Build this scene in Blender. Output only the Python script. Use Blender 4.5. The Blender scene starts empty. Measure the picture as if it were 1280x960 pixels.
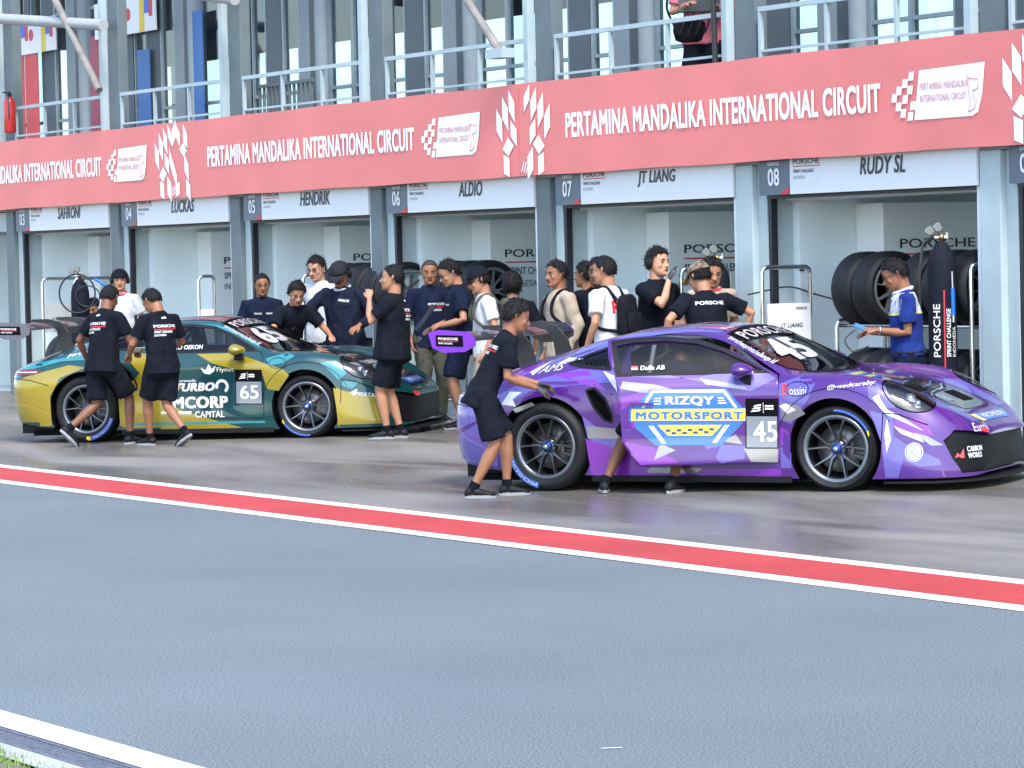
import bpy, bmesh, math, random
from mathutils import Vector, Matrix, Euler
from mathutils.bvhtree import BVHTree
random.seed(7)
scene = bpy.context.scene
COL = scene.collection
R = math.radians

# ------------------------------------------------------------------ camera
CAM = Vector((26.325, -18.056, 1.90))
cam_d = bpy.data.cameras.new('camera')
cam_d.sensor_width = 36.0
cam_d.lens = 36.0 * 4200 / 1280
cam_d.clip_start = 0.1
cam_d.clip_end = 2000
cam = bpy.data.objects.new('camera', cam_d)
COL.objects.link(cam)
_r = Vector((0.5023, 0.8644, -0.0220)).normalized()
_u = Vector((-0.0210, 0.0376, 0.9991))
_u = (_u - _r * _u.dot(_r)).normalized()
_b = _r.cross(_u)
cam.matrix_world = Matrix(((_r.x, _u.x, _b.x, CAM.x), (_r.y, _u.y, _b.y, CAM.y), (_r.z, _u.z, _b.z, CAM.z), (0, 0, 0, 1)))
scene.camera = cam

# ------------------------------------------------------------------ sky, sun, exposure
SUN_EL, SUN_AZ = R(52), R(-18)          # direction the light comes from (azimuth from +X)
world = bpy.data.worlds.new('World')
scene.world = world
world.use_nodes = True
nt = world.node_tree
nt.nodes.clear()
sky = nt.nodes.new('ShaderNodeTexSky')
sky.sky_type = 'NISHITA'
sky.sun_disc = False
sky.sun_elevation = SUN_EL
sky.sun_rotation = math.pi / 2 - SUN_AZ
sky.air_density = 1.0
sky.dust_density = 1.2
sky.ozone_density = 1.0
bg = nt.nodes.new('ShaderNodeBackground')
bg.inputs['Strength'].default_value = 0.148
wo = nt.nodes.new('ShaderNodeOutputWorld')
nt.links.new(sky.outputs[0], bg.inputs[0])
nt.links.new(bg.outputs[0], wo.inputs[0])
sun_d = bpy.data.lights.new('sun', 'SUN')
sun_d.energy = 1.35
sun_d.angle = R(14)
sun_d.color = (1.0, 0.96, 0.9)
sun = bpy.data.objects.new('sun', sun_d)
COL.objects.link(sun)
sv = Vector((math.cos(SUN_EL) * math.cos(SUN_AZ), math.cos(SUN_EL) * math.sin(SUN_AZ), math.sin(SUN_EL)))
sun.rotation_euler = sv.to_track_quat('Z', 'Y').to_euler()
scene.view_settings.view_transform = 'Standard'
scene.view_settings.look = 'None'
scene.view_settings.gamma = 1
scene.view_settings.exposure = 1.72
scene.view_settings.use_curve_mapping = False
scene.render.engine = 'CYCLES'
scene.cycles.max_bounces = 8
scene.cycles.transparent_max_bounces = 16

# ------------------------------------------------------------------ materials
MATS = {}
def s2l(c):
    return tuple((v / 12.92 if v <= 0.04045 else ((v + 0.055) / 1.055) ** 2.4) for v in (x / 255 for x in c))

def mat(name, rgb, rough=0.5, metal=0.0, vary=0.0, vscale=8.0, bump=0.0, bscale=60.0, coat=0.0, spec=0.5, emit=None, sheen=0.0, alpha=1.0):
    if name in MATS:
        return MATS[name]
    m = bpy.data.materials.new(name)
    m.use_nodes = True
    n = m.node_tree
    b = n.nodes['Principled BSDF']
    b.inputs['Base Color'].default_value = (*rgb, 1)
    b.inputs['Roughness'].default_value = rough
    b.inputs['Metallic'].default_value = metal
    b.inputs['Specular IOR Level'].default_value = spec
    b.inputs['Coat Weight'].default_value = coat
    b.inputs['Coat Roughness'].default_value = 0.04
    b.inputs['Sheen Weight'].default_value = sheen
    tc = n.nodes.new('ShaderNodeTexCoord')
    if vary:
        t = n.nodes.new('ShaderNodeTexNoise')
        t.inputs['Scale'].default_value = vscale
        t.inputs['Detail'].default_value = 5
        n.links.new(tc.outputs['Object'], t.inputs['Vector'])
        r = n.nodes.new('ShaderNodeValToRGB')
        r.color_ramp.elements[0].position = 0.3
        r.color_ramp.elements[1].position = 0.7
        r.color_ramp.elements[0].color = (*[max(0, c * (1 - vary)) for c in rgb], 1)
        r.color_ramp.elements[1].color = (*[min(1, c * (1 + vary)) for c in rgb], 1)
        n.links.new(t.outputs['Fac'], r.inputs['Fac'])
        n.links.new(r.outputs['Color'], b.inputs['Base Color'])
    if bump:
        t2 = n.nodes.new('ShaderNodeTexNoise')
        t2.inputs['Scale'].default_value = bscale
        t2.inputs['Detail'].default_value = 4
        n.links.new(tc.outputs['Object'], t2.inputs['Vector'])
        bp = n.nodes.new('ShaderNodeBump')
        bp.inputs['Strength'].default_value = bump
        bp.inputs['Distance'].default_value = 0.02
        n.links.new(t2.outputs['Fac'], bp.inputs['Height'])
        n.links.new(bp.outputs['Normal'], b.inputs['Normal'])
    if emit:
        b.inputs['Emission Color'].default_value = (*emit[0], 1)
        b.inputs['Emission Strength'].default_value = emit[1]
    MATS[name] = m
    return m

def glass_mat(name, tint=(0.8, 0.88, 0.9), rough=0.02, ior=1.45, refl=1.0):
    if name in MATS:
        return MATS[name]
    m = bpy.data.materials.new(name)
    m.use_nodes = True
    n = m.node_tree
    n.nodes.clear()
    tr = n.nodes.new('ShaderNodeBsdfTransparent')
    tr.inputs[0].default_value = (*tint, 1)
    gl = n.nodes.new('ShaderNodeBsdfGlossy')
    gl.inputs['Roughness'].default_value = rough
    fr = n.nodes.new('ShaderNodeFresnel')
    ge = n.nodes.new('ShaderNodeNewGeometry')
    mi = n.nodes.new('ShaderNodeMapRange')          # same reflection from both faces of a pane
    mi.inputs['To Min'].default_value = ior
    mi.inputs['To Max'].default_value = 1 / ior
    n.links.new(ge.outputs['Backfacing'], mi.inputs['Value'])
    n.links.new(mi.outputs[0], fr.inputs['IOR'])
    mu = n.nodes.new('ShaderNodeMath')
    mu.operation = 'MULTIPLY'
    mu.inputs[1].default_value = refl
    mx = n.nodes.new('ShaderNodeMixShader')
    o = n.nodes.new('ShaderNodeOutputMaterial')
    n.links.new(fr.outputs[0], mu.inputs[0])
    n.links.new(mu.outputs[0], mx.inputs[0])
    n.links.new(tr.outputs[0], mx.inputs[1])
    n.links.new(gl.outputs[0], mx.inputs[2])
    n.links.new(mx.outputs[0], o.inputs[0])
    MATS[name] = m
    return m

# ------------------------------------------------------------------ object helpers
def tag(o, label=None, cat=None, group=None, kind=None):
    if label: o['label'] = label
    if cat: o['category'] = cat
    if group: o['group'] = group
    if kind: o['kind'] = kind
    return o

def empty(name, loc=(0, 0, 0), rz=0.0, label=None, cat=None, group=None):
    o = bpy.data.objects.new(name, None)
    o.location = loc
    o.rotation_euler = (0, 0, rz)
    o.empty_display_size = 0.1
    COL.objects.link(o)
    return tag(o, label, cat, group)

def mesh_obj(name, me, m=None, parent=None):
    o = bpy.data.objects.new(name, me)
    if m is not None:
        me.materials.clear()
        for mm in (m if isinstance(m, (list, tuple)) else [m]):
            me.materials.append(mm)
    COL.objects.link(o)
    if parent is not None:
        o.parent = parent
    return o

class MB:
    """collects simple solids; build() links them as one mesh object"""
    def __init__(s):
        s.v = []; s.f = []; s.sm = []
    def add(s, vs, fs, smooth=False):
        b = len(s.v)
        s.v += [tuple(v) for v in vs]
        s.f += [tuple(i + b for i in f) for f in fs]
        s.sm += [smooth] * len(fs)
        return s
    def box(s, x0, x1, y0, y1, z0, z1, M=None, bev=0.0):
        if bev:
            bm = bmesh.new()
            bmesh.ops.create_cube(bm, size=1)
            for v in bm.verts:
                v.co = Vector(((x0 + x1) / 2 + v.co.x * (x1 - x0), (y0 + y1) / 2 + v.co.y * (y1 - y0), (z0 + z1) / 2 + v.co.z * (z1 - z0)))
            bmesh.ops.bevel(bm, geom=bm.edges[:], offset=bev, segments=2, profile=0.6, affect='EDGES')
            s.bm(bm, M); bm.free()
            return s
        vs = [(x, y, z) for x in (x0, x1) for y in (y0, y1) for z in (z0, z1)]
        if M is not None: vs = [M @ Vector(v) for v in vs]
        return s.add(vs, [(0, 1, 3, 2), (4, 6, 7, 5), (0, 4, 5, 1), (2, 3, 7, 6), (0, 2, 6, 4), (1, 5, 7, 3)])
    def bm(s, bm, M=None, smooth=False):
        bm.verts.index_update()
        vs = [(M @ v.co if M is not None else v.co) for v in bm.verts]
        return s.add(vs, [[v.index for v in f.verts] for f in bm.faces], smooth)
    def tube(s, pts, r, n=10, closed=False, caps=True, smooth=True):
        pts = [Vector(p) for p in pts]
        N = len(pts)
        rs = r if isinstance(r, (list, tuple)) else [r] * N
        rings = []
        prev = None
        for i, p in enumerate(pts):
            if closed:
                t = (pts[(i + 1) % N] - pts[i - 1]).normalized()
            else:
                t = (pts[min(i + 1, N - 1)] - pts[max(i - 1, 0)]).normalized()
            if prev is None:
                a = Vector((0, 0, 1)) if abs(t.z) < 0.9 else Vector((1, 0, 0))
                u = t.cross(a).normalized()
            else:
                u = (prev - t * prev.dot(t)).normalized()
            w = t.cross(u)
            prev = u
            rings.append([p + (u * math.cos(2 * math.pi * k / n) + w * math.sin(2 * math.pi * k / n)) * rs[i] for k in range(n)])
        vs = [v for ring in rings for v in ring]
        fs = []
        M_ = N if closed else N - 1
        for i in range(M_):
            j = (i + 1) % N
            for k in range(n):
                k2 = (k + 1) % n
                fs.append((i * n + k, i * n + k2, j * n + k2, j * n + k))
        s.add(vs, fs, smooth)
        if caps and not closed:
            s.add([v for v in rings[0]], [tuple(range(n - 1, -1, -1))])
            s.add([v for v in rings[-1]], [tuple(range(n))])
        return s
    def lathe(s, prof, n=32, M=None, smooth=True, closed=True):
        """prof: (r, h) around local Z"""
        vs = []
        for (r, h) in prof:
            for k in range(n):
                a = 2 * math.pi * k / n
                vs.append(Vector((r * math.cos(a), r * math.sin(a), h)))
        if M is not None: vs = [M @ v for v in vs]
        fs = []
        P = len(prof)
        for i in range(P - 1):
            for k in range(n):
                k2 = (k + 1) % n
                fs.append((i * n + k, i * n + k2, (i + 1) * n + k2, (i + 1) * n + k))
        s.add(vs, fs, smooth)
        return s
    def prism(s, poly, y0, y1, M=None):
        """poly in (x,z), extruded along y"""
        n = len(poly)
        vs = [Vector((x, y0, z)) for x, z in poly] + [Vector((x, y1, z)) for x, z in poly]
        if M is not None: vs = [M @ v for v in vs]
        fs = [tuple(range(n)), tuple(range(2 * n - 1, n - 1, -1))]
        for i in range(n):
            j = (i + 1) % n
            fs.append((i, i + n, j + n, j))
        return s.add(vs, fs)
    def mesh(s, name):
        me = bpy.data.meshes.new(name)
        me.from_pydata(s.v, [], s.f)
        me.polygons.foreach_set('use_smooth', s.sm)
        bm = bmesh.new(); bm.from_mesh(me)
        bmesh.ops.recalc_face_normals(bm, faces=bm.faces[:])
        bm.to_mesh(me); bm.free()
        me.update()
        return me
    def build(s, name, m, parent=None):
        return mesh_obj(name, s.mesh(name), m, parent)

def round_path(pts, r, n=5):
    """polyline with rounded corners"""
    pts = [Vector(p) for p in pts]
    out = [pts[0]]
    for i in range(1, len(pts) - 1):
        a = (pts[i - 1] - pts[i]); b = (pts[i + 1] - pts[i])
        d = min(r, a.length * 0.49, b.length * 0.49)
        p0 = pts[i] + a.normalized() * d; p1 = pts[i] + b.normalized() * d
        for k in range(n + 1):
            t = k / n
            out.append(p0 * (1 - t) ** 2 + pts[i] * 2 * t * (1 - t) + p1 * t * t)
    out.append(pts[-1])
    return out

def text_data(s, bold=0.0, shear=0.0, spacing=1.0):
    """flat lettering as (verts2d, faces), scaled to a unit box, plus its aspect"""
    cu = bpy.data.curves.new('lettering', 'FONT')
    cu.body = s
    cu.offset = 0
    cu.shear = shear
    cu.space_character = spacing + bold * 1.6
    cu.resolution_u = 3
    o = bpy.data.objects.new('lettering', cu)
    me = bpy.data.meshes.new_from_object(o)
    vs = [v.co.copy() for v in me.vertices]
    fs = [tuple(p.vertices) for p in me.polygons]
    bpy.data.objects.remove(o); bpy.data.curves.remove(cu); bpy.data.meshes.remove(me)
    x0 = min(v.x for v in vs); x1 = max(v.x for v in vs)
    y0 = min(v.y for v in vs); y1 = max(v.y for v in vs)
    ex, ey = bold * 2.0, bold * 1.1           # extra stroke width in font units: doubled strokes
    offs = [(0, 0)] if bold <= 0 else [(a * ex, c * ey) for c in (0, 1) for a in ((0, 1) if ex < 0.045 else (0, .5, 1))]
    V = []; F = []; lay_ = []
    for q, (dx, dy) in enumerate(offs):
        b = len(V)
        V += [((v.x + dx - x0) / (x1 + ex - x0), (v.y + dy - y0) / (y1 + ey - y0)) for v in vs]
        F += [tuple(i + b for i in f) for f in fs]
        lay_ += [q] * len(vs)
    text_data.layer = lay_
    return V, F, (x1 + ex - x0) / (y1 + ey - y0)

def text_on(name, s, origin, u, v, w, h, m, parent, bold=0.0, shear=0.0, spacing=1.0):
    """flat lettering: lower left corner at origin, u to the right, v up, w x h metres"""
    vs, fs, asp = text_data(s, bold, shear, spacing)
    o, u, v = Vector(origin), Vector(u), Vector(v)
    nrm = u.cross(v)
    me = bpy.data.meshes.new(name)
    me.from_pydata([o + u * (a * w) + v * (b * h) + nrm * (0.0003 * q) for (a, b), q in zip(vs, text_data.layer)], [], fs)
    for p in me.polygons:
        if p.normal.dot(nrm) < 0: p.flip()
    return mesh_obj(name, me, m, parent)

def polys_on(name, polys, origin, u, v, m, parent):
    """flat pieces in the plane (origin,u,v)"""
    o, u, v = Vector(origin), Vector(u), Vector(v)
    me = bpy.data.meshes.new(name)
    vs = []; fs = []
    for p in polys:
        b = len(vs)
        k_ = u.cross(v).normalized() * (0.0002 * (b % 9))
        vs += [o + u * a + v * c + k_ for a, c in p]
        fs.append(tuple(range(b, b + len(p))))
    me.from_pydata(vs, [], fs)
    nrm = u.cross(v)
    for p in me.polygons:
        if p.normal.dot(nrm) < 0: p.flip()
    return mesh_obj(name, me, m, parent)

SLOPE, YK = 0.018, -7.0
def gz(y):
    return max(0.0, (min(y, 0.0) - YK) * SLOPE)
# ------------------------------------------------------------------ ground
def ground_mat(name, rgb, rough, vary, vscale, bump, bscale, wet=None, speck=0.0):
    m = bpy.data.materials.new(name)
    m.use_nodes = True
    n = m.node_tree; b = n.nodes['Principled BSDF']
    L = n.links.new
    tc = n.nodes.new('ShaderNodeTexCoord')
    t = n.nodes.new('ShaderNodeTexNoise'); t.inputs['Scale'].default_value = vscale; t.inputs['Detail'].default_value = 6
    L(tc.outputs['Object'], t.inputs['Vector'])
    r = n.nodes.new('ShaderNodeValToRGB')
    r.color_ramp.elements[0].position = 0.3; r.color_ramp.elements[1].position = 0.72
    r.color_ramp.elements[0].color = (*[c * (1 - vary) for c in rgb], 1)
    r.color_ramp.elements[1].color = (*[c * (1 + vary) for c in rgb], 1)
    L(t.outputs['Fac'], r.inputs['Fac'])
    col = r.outputs['Color']
    if speck:
        g = n.nodes.new('ShaderNodeTexNoise'); g.inputs['Scale'].default_value = 95; g.inputs['Detail'].default_value = 6
        L(tc.outputs['Object'], g.inputs['Vector'])
        gr = n.nodes.new('ShaderNodeValToRGB')
        gr.color_ramp.elements[0].position = 0.38; gr.color_ramp.elements[1].position = 0.64
        gr.color_ramp.elements[0].color = (1 - speck,) * 3 + (1,)
        gr.color_ramp.elements[1].color = (1 + speck,) * 3 + (1,)
        L(g.outputs['Fac'], gr.inputs['Fac'])
        mx = n.nodes.new('ShaderNodeMix'); mx.data_type = 'RGBA'; mx.blend_type = 'MULTIPLY'; mx.inputs[0].default_value = 1
        L(col, mx.inputs[6]); L(gr.outputs['Color'], mx.inputs[7]); col = mx.outputs[2]
    b.inputs['Roughness'].default_value = rough
    hgt = n.nodes.new('ShaderNodeTexNoise'); hgt.inputs['Scale'].default_value = bscale; hgt.inputs['Detail'].default_value = 3
    L(tc.outputs['Object'], hgt.inputs['Vector'])
    bp = n.nodes.new('ShaderNodeBump'); bp.inputs['Strength'].default_value = bump; bp.inputs['Distance'].default_value = 0.01
    L(hgt.outputs['Fac'], bp.inputs['Height'])
    L(bp.outputs['Normal'], b.inputs['Normal'])
    if wet:
        # patches of standing water: darker and glossy; stretched along the lane
        mp = n.nodes.new('ShaderNodeMapping'); mp.inputs['Scale'].default_value = (0.22, 0.75, 1)
        mp.inputs['Location'].default_value = wet['loc']
        L(tc.outputs['Object'], mp.inputs['Vector'])
        w = n.nodes.new('ShaderNodeTexNoise'); w.inputs['Scale'].default_value = wet['scale']; w.inputs['Detail'].default_value = 5; w.inputs['Distortion'].default_value = 0.6
        L(mp.outputs[0], w.inputs['Vector'])
        wr = n.nodes.new('ShaderNodeValToRGB')
        wr.color_ramp.elements[0].position = wet['lo']; wr.color_ramp.elements[1].position = wet['hi']
        L(w.outputs['Fac'], wr.inputs['Fac'])
        mx = n.nodes.new('ShaderNodeMix'); mx.data_type = 'RGBA'
        dk = n.nodes.new('ShaderNodeMix'); dk.data_type = 'RGBA'; dk.blend_type = 'MULTIPLY'; dk.inputs[0].default_value = 1
        dk.inputs[7].default_value = (*wet['tint'], 1)
        L(col, dk.inputs[6])
        L(wr.outputs['Color'], mx.inputs[0]); L(dk.outputs[2], mx.inputs[6]); L(col, mx.inputs[7])
        col = mx.outputs[2]
        mr = n.nodes.new('ShaderNodeMapRange')
        mr.inputs['To Min'].default_value = wet['rough']; mr.inputs['To Max'].default_value = rough
        L(wr.outputs['Color'], mr.inputs['Value']); L(mr.outputs[0], b.inputs['Roughness'])
        bm_ = n.nodes.new('ShaderNodeMath'); bm_.operation = 'MULTIPLY'; bm_.inputs[1].default_value = bump
        bs = n.nodes.new('ShaderNodeMapRange'); bs.inputs['To Min'].default_value = 0.12; bs.inputs['To Max'].default_value = 1.0
        L(wr.outputs['Color'], bs.inputs['Value']); L(bs.outputs[0], bm_.inputs[0]); L(bm_.outputs[0], bp.inputs['Strength'])
    L(col, b.inputs['Base Color'])
    return m

def sheet(name, x0, x1, y0, y1, z0, z1, m, nx=1, ny=1):
    vs = []; fs = []
    for j in range(ny + 1):
        for i in range(nx + 1):
            vs.append((x0 + (x1 - x0) * i / nx, y0 + (y1 - y0) * j / ny, z0 + (z1 - z0) * j / ny))
    for j in range(ny):
        for i in range(nx):
            a = j * (nx + 1) + i
            fs.append((a, a + 1, a + nx + 2, a + nx + 1))
    me = bpy.data.meshes.new(name); me.from_pydata(vs, [], fs)
    o = mesh_obj(name, me, m)
    o['kind'] = 'structure'
    return o

M_apron = ground_mat('apron concrete', (0.195, 0.180, 0.160), 0.75, 0.14, 0.6, 0.3, 40,
                     wet=dict(loc=(3.1, 1.2, 0), scale=1.0, lo=0.44, hi=0.64, tint=(0.62, 0.61, 0.60), rough=0.27), speck=0.08)
M_asph = ground_mat('asphalt', (0.142, 0.163, 0.166), 0.66, 0.08, 0.5, 1.0, 80,
                    wet=dict(loc=(0, 0, 0), scale=0.6, lo=0.35, hi=0.65, tint=(0.90, 0.91, 0.92), rough=0.55), speck=0.55)
M_white = ground_mat('white road paint', (0.74, 0.75, 0.76), 0.55, 0.10, 1.3, 0.4, 60, speck=0.14)
M_red = ground_mat('red road paint', (0.42, 0.034, 0.027), 0.6, 0.16, 0.8, 0.5, 60, speck=0.25)
M_edge = ground_mat('edge concrete', (0.38, 0.38, 0.37), 0.7, 0.12, 1.5, 0.4, 40, speck=0.1)
M_earth = ground_mat('earth', (0.16, 0.15, 0.10), 0.9, 0.25, 0.3, 0.5, 10)

sheet('ground', -600, 600, -600, 600, -0.03, -0.03, M_earth)
sheet('pit_lane', -120, 60, -12.94, YK, 0, 0, M_asph)
sheet('apron', -120, 60, YK, 0.3, 0.0, 0.3 * SLOPE + -YK * SLOPE, M_apron)
sheet('garage_floor', -60, 30, 0.3, 9, 0.1314, 0.1314, ground_mat('garage floor paint', (0.55, 0.57, 0.57), 0.4, 0.08, 1.0, 0.1, 30))
def strip(name, ya, yb, m, dz=0.004):
    return sheet(name, -120, 60, ya, yb, gz(ya) + dz, gz(yb) + dz, m)
strip('white_line', -6.18, -6.03, M_white)
strip('red_strip', -6.82, -6.18, M_red)
strip('white_line', -6.985, -6.82, M_white)
sheet('white_line', -120, 60, -12.93, -12.74, 0.004, 0.004, M_white)
# shallow drain along the lane: a slotted channel between two concrete lips
M_drain = mat('drain grey', (0.12, 0.13, 0.16), 0.6, 0.2, vary=0.3, vscale=30)
dr = MB()
dr.box(-120, 60, -13.10, -12.94, -0.03, -0.025)
for k in range(2):
    dr.box(-120, 60, -13.10 + k * 0.14, -13.08 + k * 0.14, -0.025, 0.003)
o = dr.build('drain_channel', M_drain); o['kind'] = 'structure'
gr = MB()
for i in range(260):
    x = 8 + i * 0.05
    gr.box(x, x + 0.028, -13.078, -12.962, -0.02, 0.0)
o = gr.build('drain_grate', M_drain); tag(o, 'slotted grey drain grate beside the near white line', 'grate')
sheet('verge_slab', -120, 60, -13.24, -13.10, 0.0, 0.0, M_edge)
sheet('verge_earth', -120, 60, -22.5, -13.24, -0.01, -0.01, M_earth)
# short grass on the verge, cut into one mesh of blades
vs = []; fs = []
for i in range(22000):
    x = random.uniform(12.4, 14.9); y = -13.18 - abs(random.gauss(0, 0.25))
    if y < -15 or random.random() > 0.5 + 0.5 * math.sin(x * 2.1) * math.cos(x * 0.9 + y): continue
    hgt = random.uniform(0.008, 0.03); a = random.uniform(0, 6.28); w = 0.004
    dx, dy = math.cos(a) * w, math.sin(a) * w
    lx, ly = random.gauss(0, 0.015), random.gauss(0, 0.015)
    b = len(vs)
    vs += [(x - dx, y - dy, -0.01), (x + dx, y + dy, -0.01), (x + lx, y + ly, hgt)]
    fs.append((b, b + 1, b + 2))
me = bpy.data.meshes.new('grass'); me.from_pydata(vs, [], fs)
o = mesh_obj('grass', me, mat('grass', (0.16, 0.26, 0.05), 0.7, vary=0.35, vscale=3))
tag(o, 'tuft of short green grass on the verge at lower left', 'grass', kind='stuff')
# a scrap of white tape on the asphalt
o = polys_on('tape_scrap', [[(0, 0), (0.085, 0.006), (0.082, 0.022), (0.002, 0.017)]], (15.30, -11.30, 0.004), _r.to_2d().to_3d(), Vector((-_r.y, _r.x, 0)), M_white, None)
tag(o, 'small scrap of white tape lying on the grey asphalt', 'tape')
# ------------------------------------------------------------------ pit building
PITCH = 3.75
GZ = 0.126
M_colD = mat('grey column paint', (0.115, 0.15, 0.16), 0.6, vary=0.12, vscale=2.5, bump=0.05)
M_colL = mat('lit column paint', (0.40, 0.49, 0.50), 0.6, vary=0.08, vscale=2.5, bump=0.05)  # paler copy of the column grey, light put into the colour
M_wall = mat('pale garage wall', (0.80, 0.90, 0.90), 0.6, vary=0.05, vscale=1.2, bump=0.04)
M_panel = mat('white wall panel', (0.88, 0.93, 0.93), 0.5, vary=0.03, vscale=1.2)
M_ceil = mat('grey ceiling', (0.62, 0.68, 0.69), 0.8, vary=0.08)
M_black = mat('black steel track', (0.012, 0.014, 0.022), 0.45, vary=0.3, vscale=10)
M_slab = mat('slab concrete', (0.33, 0.35, 0.36), 0.7, vary=0.1, vscale=2)
M_frame = mat('aluminium frame', (0.24, 0.30, 0.33), 0.4, 0.3, vary=0.06)
M_rail = mat('pale rail paint', (0.36, 0.45, 0.48), 0.4, vary=0.06, vscale=6)
M_dark = mat('dark interior panel', (0.055, 0.07, 0.085), 0.5, vary=0.2, vscale=3)
M_soffit = mat('brown soffit', (0.20, 0.18, 0.17), 0.7, vary=0.15, vscale=1.0)
M_glass = glass_mat('window glass', (0.60, 0.70, 0.76), 0.03, 1.5)
XA, XB = -9, 2               # bay numbers that are built, bay 0 carries the 08 board

bld = empty('pit_building', (0, 0, GZ), label='long grey pit building with open garage bays below a glazed balcony floor', cat='building')
IM = Matrix.Translation((0, 0, -GZ))
def bpart(name, mb, m):
    mb.v = [(x, y, z - GZ) for x, y, z in mb.v]
    return mb.build(name, m, bld)

for k in range(XA, XB + 1):
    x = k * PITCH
    dk = k <= -1
    m1 = M_colD if k < 0 else M_colL  # left columns get the darker tone, shade put into the colour
    # column in front of the partition, front shaded and reveal lit by their colours, running up past the balcony
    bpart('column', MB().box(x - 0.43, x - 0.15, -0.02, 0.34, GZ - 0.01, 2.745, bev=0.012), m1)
    bpart('column_reveal', MB().box(x - 0.148, x - 0.005, 0.05, 0.34, GZ - 0.01, 2.745), M_colL)
    bpart('jamb_strip', MB().box(x - 0.52, x - 0.432, 0.02, 0.16, GZ - 0.01, 2.745), mat('white jamb', (0.68, 0.75, 0.76), 0.5, vary=0.04))
    bpart('upper_column', MB().box(x - 0.45, x - 0.10, 0.02, 0.16, 3.2, 7.2, bev=0.012), M_colD)
    bpart('upper_post', MB().box(x - 0.56, x - 0.47, -0.06, 0.03, 3.2, 7.2), M_rail)
    # roller door guide
    bpart('door_track', MB().box(x + 0.0, x + 0.05, 0.06, 0.13, GZ, 2.46), M_black)
    bpart('door_lintel', MB().box(x + 0.0, x + 3.23, 0.05, 0.20, 2.42, 2.462), M_black)
    bpart('roller_housing', MB().box(x + 0.10, x + 3.23, 0.20, 0.55, 2.40, 2.74), M_ceil)
    # partition wall on the left of the bay
    bpart('partition_wall', MB().box(x - 0.15, x + 0.10, 0.345, 5.2, GZ, 2.74), M_wall)
    bpart('garage_ceiling', MB().box(x + 0.10, x + PITCH - 0.15, 0.55, 5.2, 2.62, 2.74), M_ceil)
# slabs, roof, rear
L0, L1 = XA * PITCH - 3, (XB + 1) * PITCH
bpart('floor_slab', MB().box(L0, L1, 0.0, 9.0, 2.748, 3.20), M_slab)
bpart('roof_slab', MB().box(L0, L1, 0.9, 9.0, 6.3, 6.6), M_soffit)
bpart('balcony_soffit', MB().box(L0, L1, 0.55, 0.9, 6.4, 6.6), M_soffit)
bpart('rear_header', MB().box(L0, L1, 8.8, 8.9, 5.75, 6.3), M_soffit)
for i in range(int((L1 - L0) / 1.25)):
    xx = L0 + i * 1.25
    if i % 3: continue
    bpart('rear_mullion', MB().box(xx, xx + 0.06, 8.92, 8.97, 3.2, 6.3), M_frame)
bpart('rear_transom', MB().box(L0, L1, 8.91, 8.918, 4.05, 4.10), M_frame)
# front glazing, 1 m behind the balcony edge
WY = 1.0
M_pierD = mat('dark grey pier', (0.085, 0.11, 0.125), 0.6, vary=0.08)
M_pierM = mat('mid grey pier', (0.22, 0.27, 0.29), 0.6, vary=0.06)
bayplan = [(0.0, 0.42, 'pane'), (0.42, 0.88, 'dpier'), (0.90, 1.36, 'pane'), (1.36, 1.66, 'pier'), (1.66, 1.88, 'dark'), (1.88, 2.16, 'round'), (2.18, 2.82, 'pane'), (2.82, 3.5, 'pane'), (3.5, 3.75, 'dpier')]
pane_me = {}
for k in range(XA, XB + 2):
    x = k * PITCH - 1.80
    for a, b, kind in bayplan:
        if kind == 'pane':
            w = round(b - a, 3)
            if w not in pane_me:
                pane_me[w] = (MB().box(-0.03, 0.03, 0, 0.08, 0, 3.1).box(w - 0.03, w + 0.0299, 0.001, 0.079, 0, 3.1).box(0.03, w - 0.03, 0.01, 0.07, 0.0, 0.06).box(0.03, w - 0.03, 0.01, 0.07, 0.85, 0.89).box(0.03, w - 0.03, 0.01, 0.07, 2.4, 2.45).mesh('window'),
                              MB().box(0.03, w - 0.03, 0.036, 0.044, 0.06, 0.85).mesh('pane'), MB().box(0.03, w - 0.03, 0.036, 0.044, 0.89, 2.4).mesh('pane'))
            root = mesh_obj('window', pane_me[w][0], M_frame, bld)
            root.location = (x + a, WY, 3.2 - GZ)
            for q in (1, 2): mesh_obj('pane', pane_me[w][q], M_glass, root)
        elif kind == 'round':
            bpart('round_pier', MB().tube([(x + (a + b) / 2, WY + 0.02, 3.2), (x + (a + b) / 2, WY + 0.02, 6.3)], 0.12, 20), M_pierM)
        else:
            bpart({'dark': 'dark_panel'}.get(kind, 'pier'), MB().box(x + a, x + b, WY, WY + 0.06 + 0.02 * (kind == 'pier'), 3.2, 6.3), {'dark': M_dark, 'dpier': M_pierD, 'pier': M_pierM}[kind])
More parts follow.
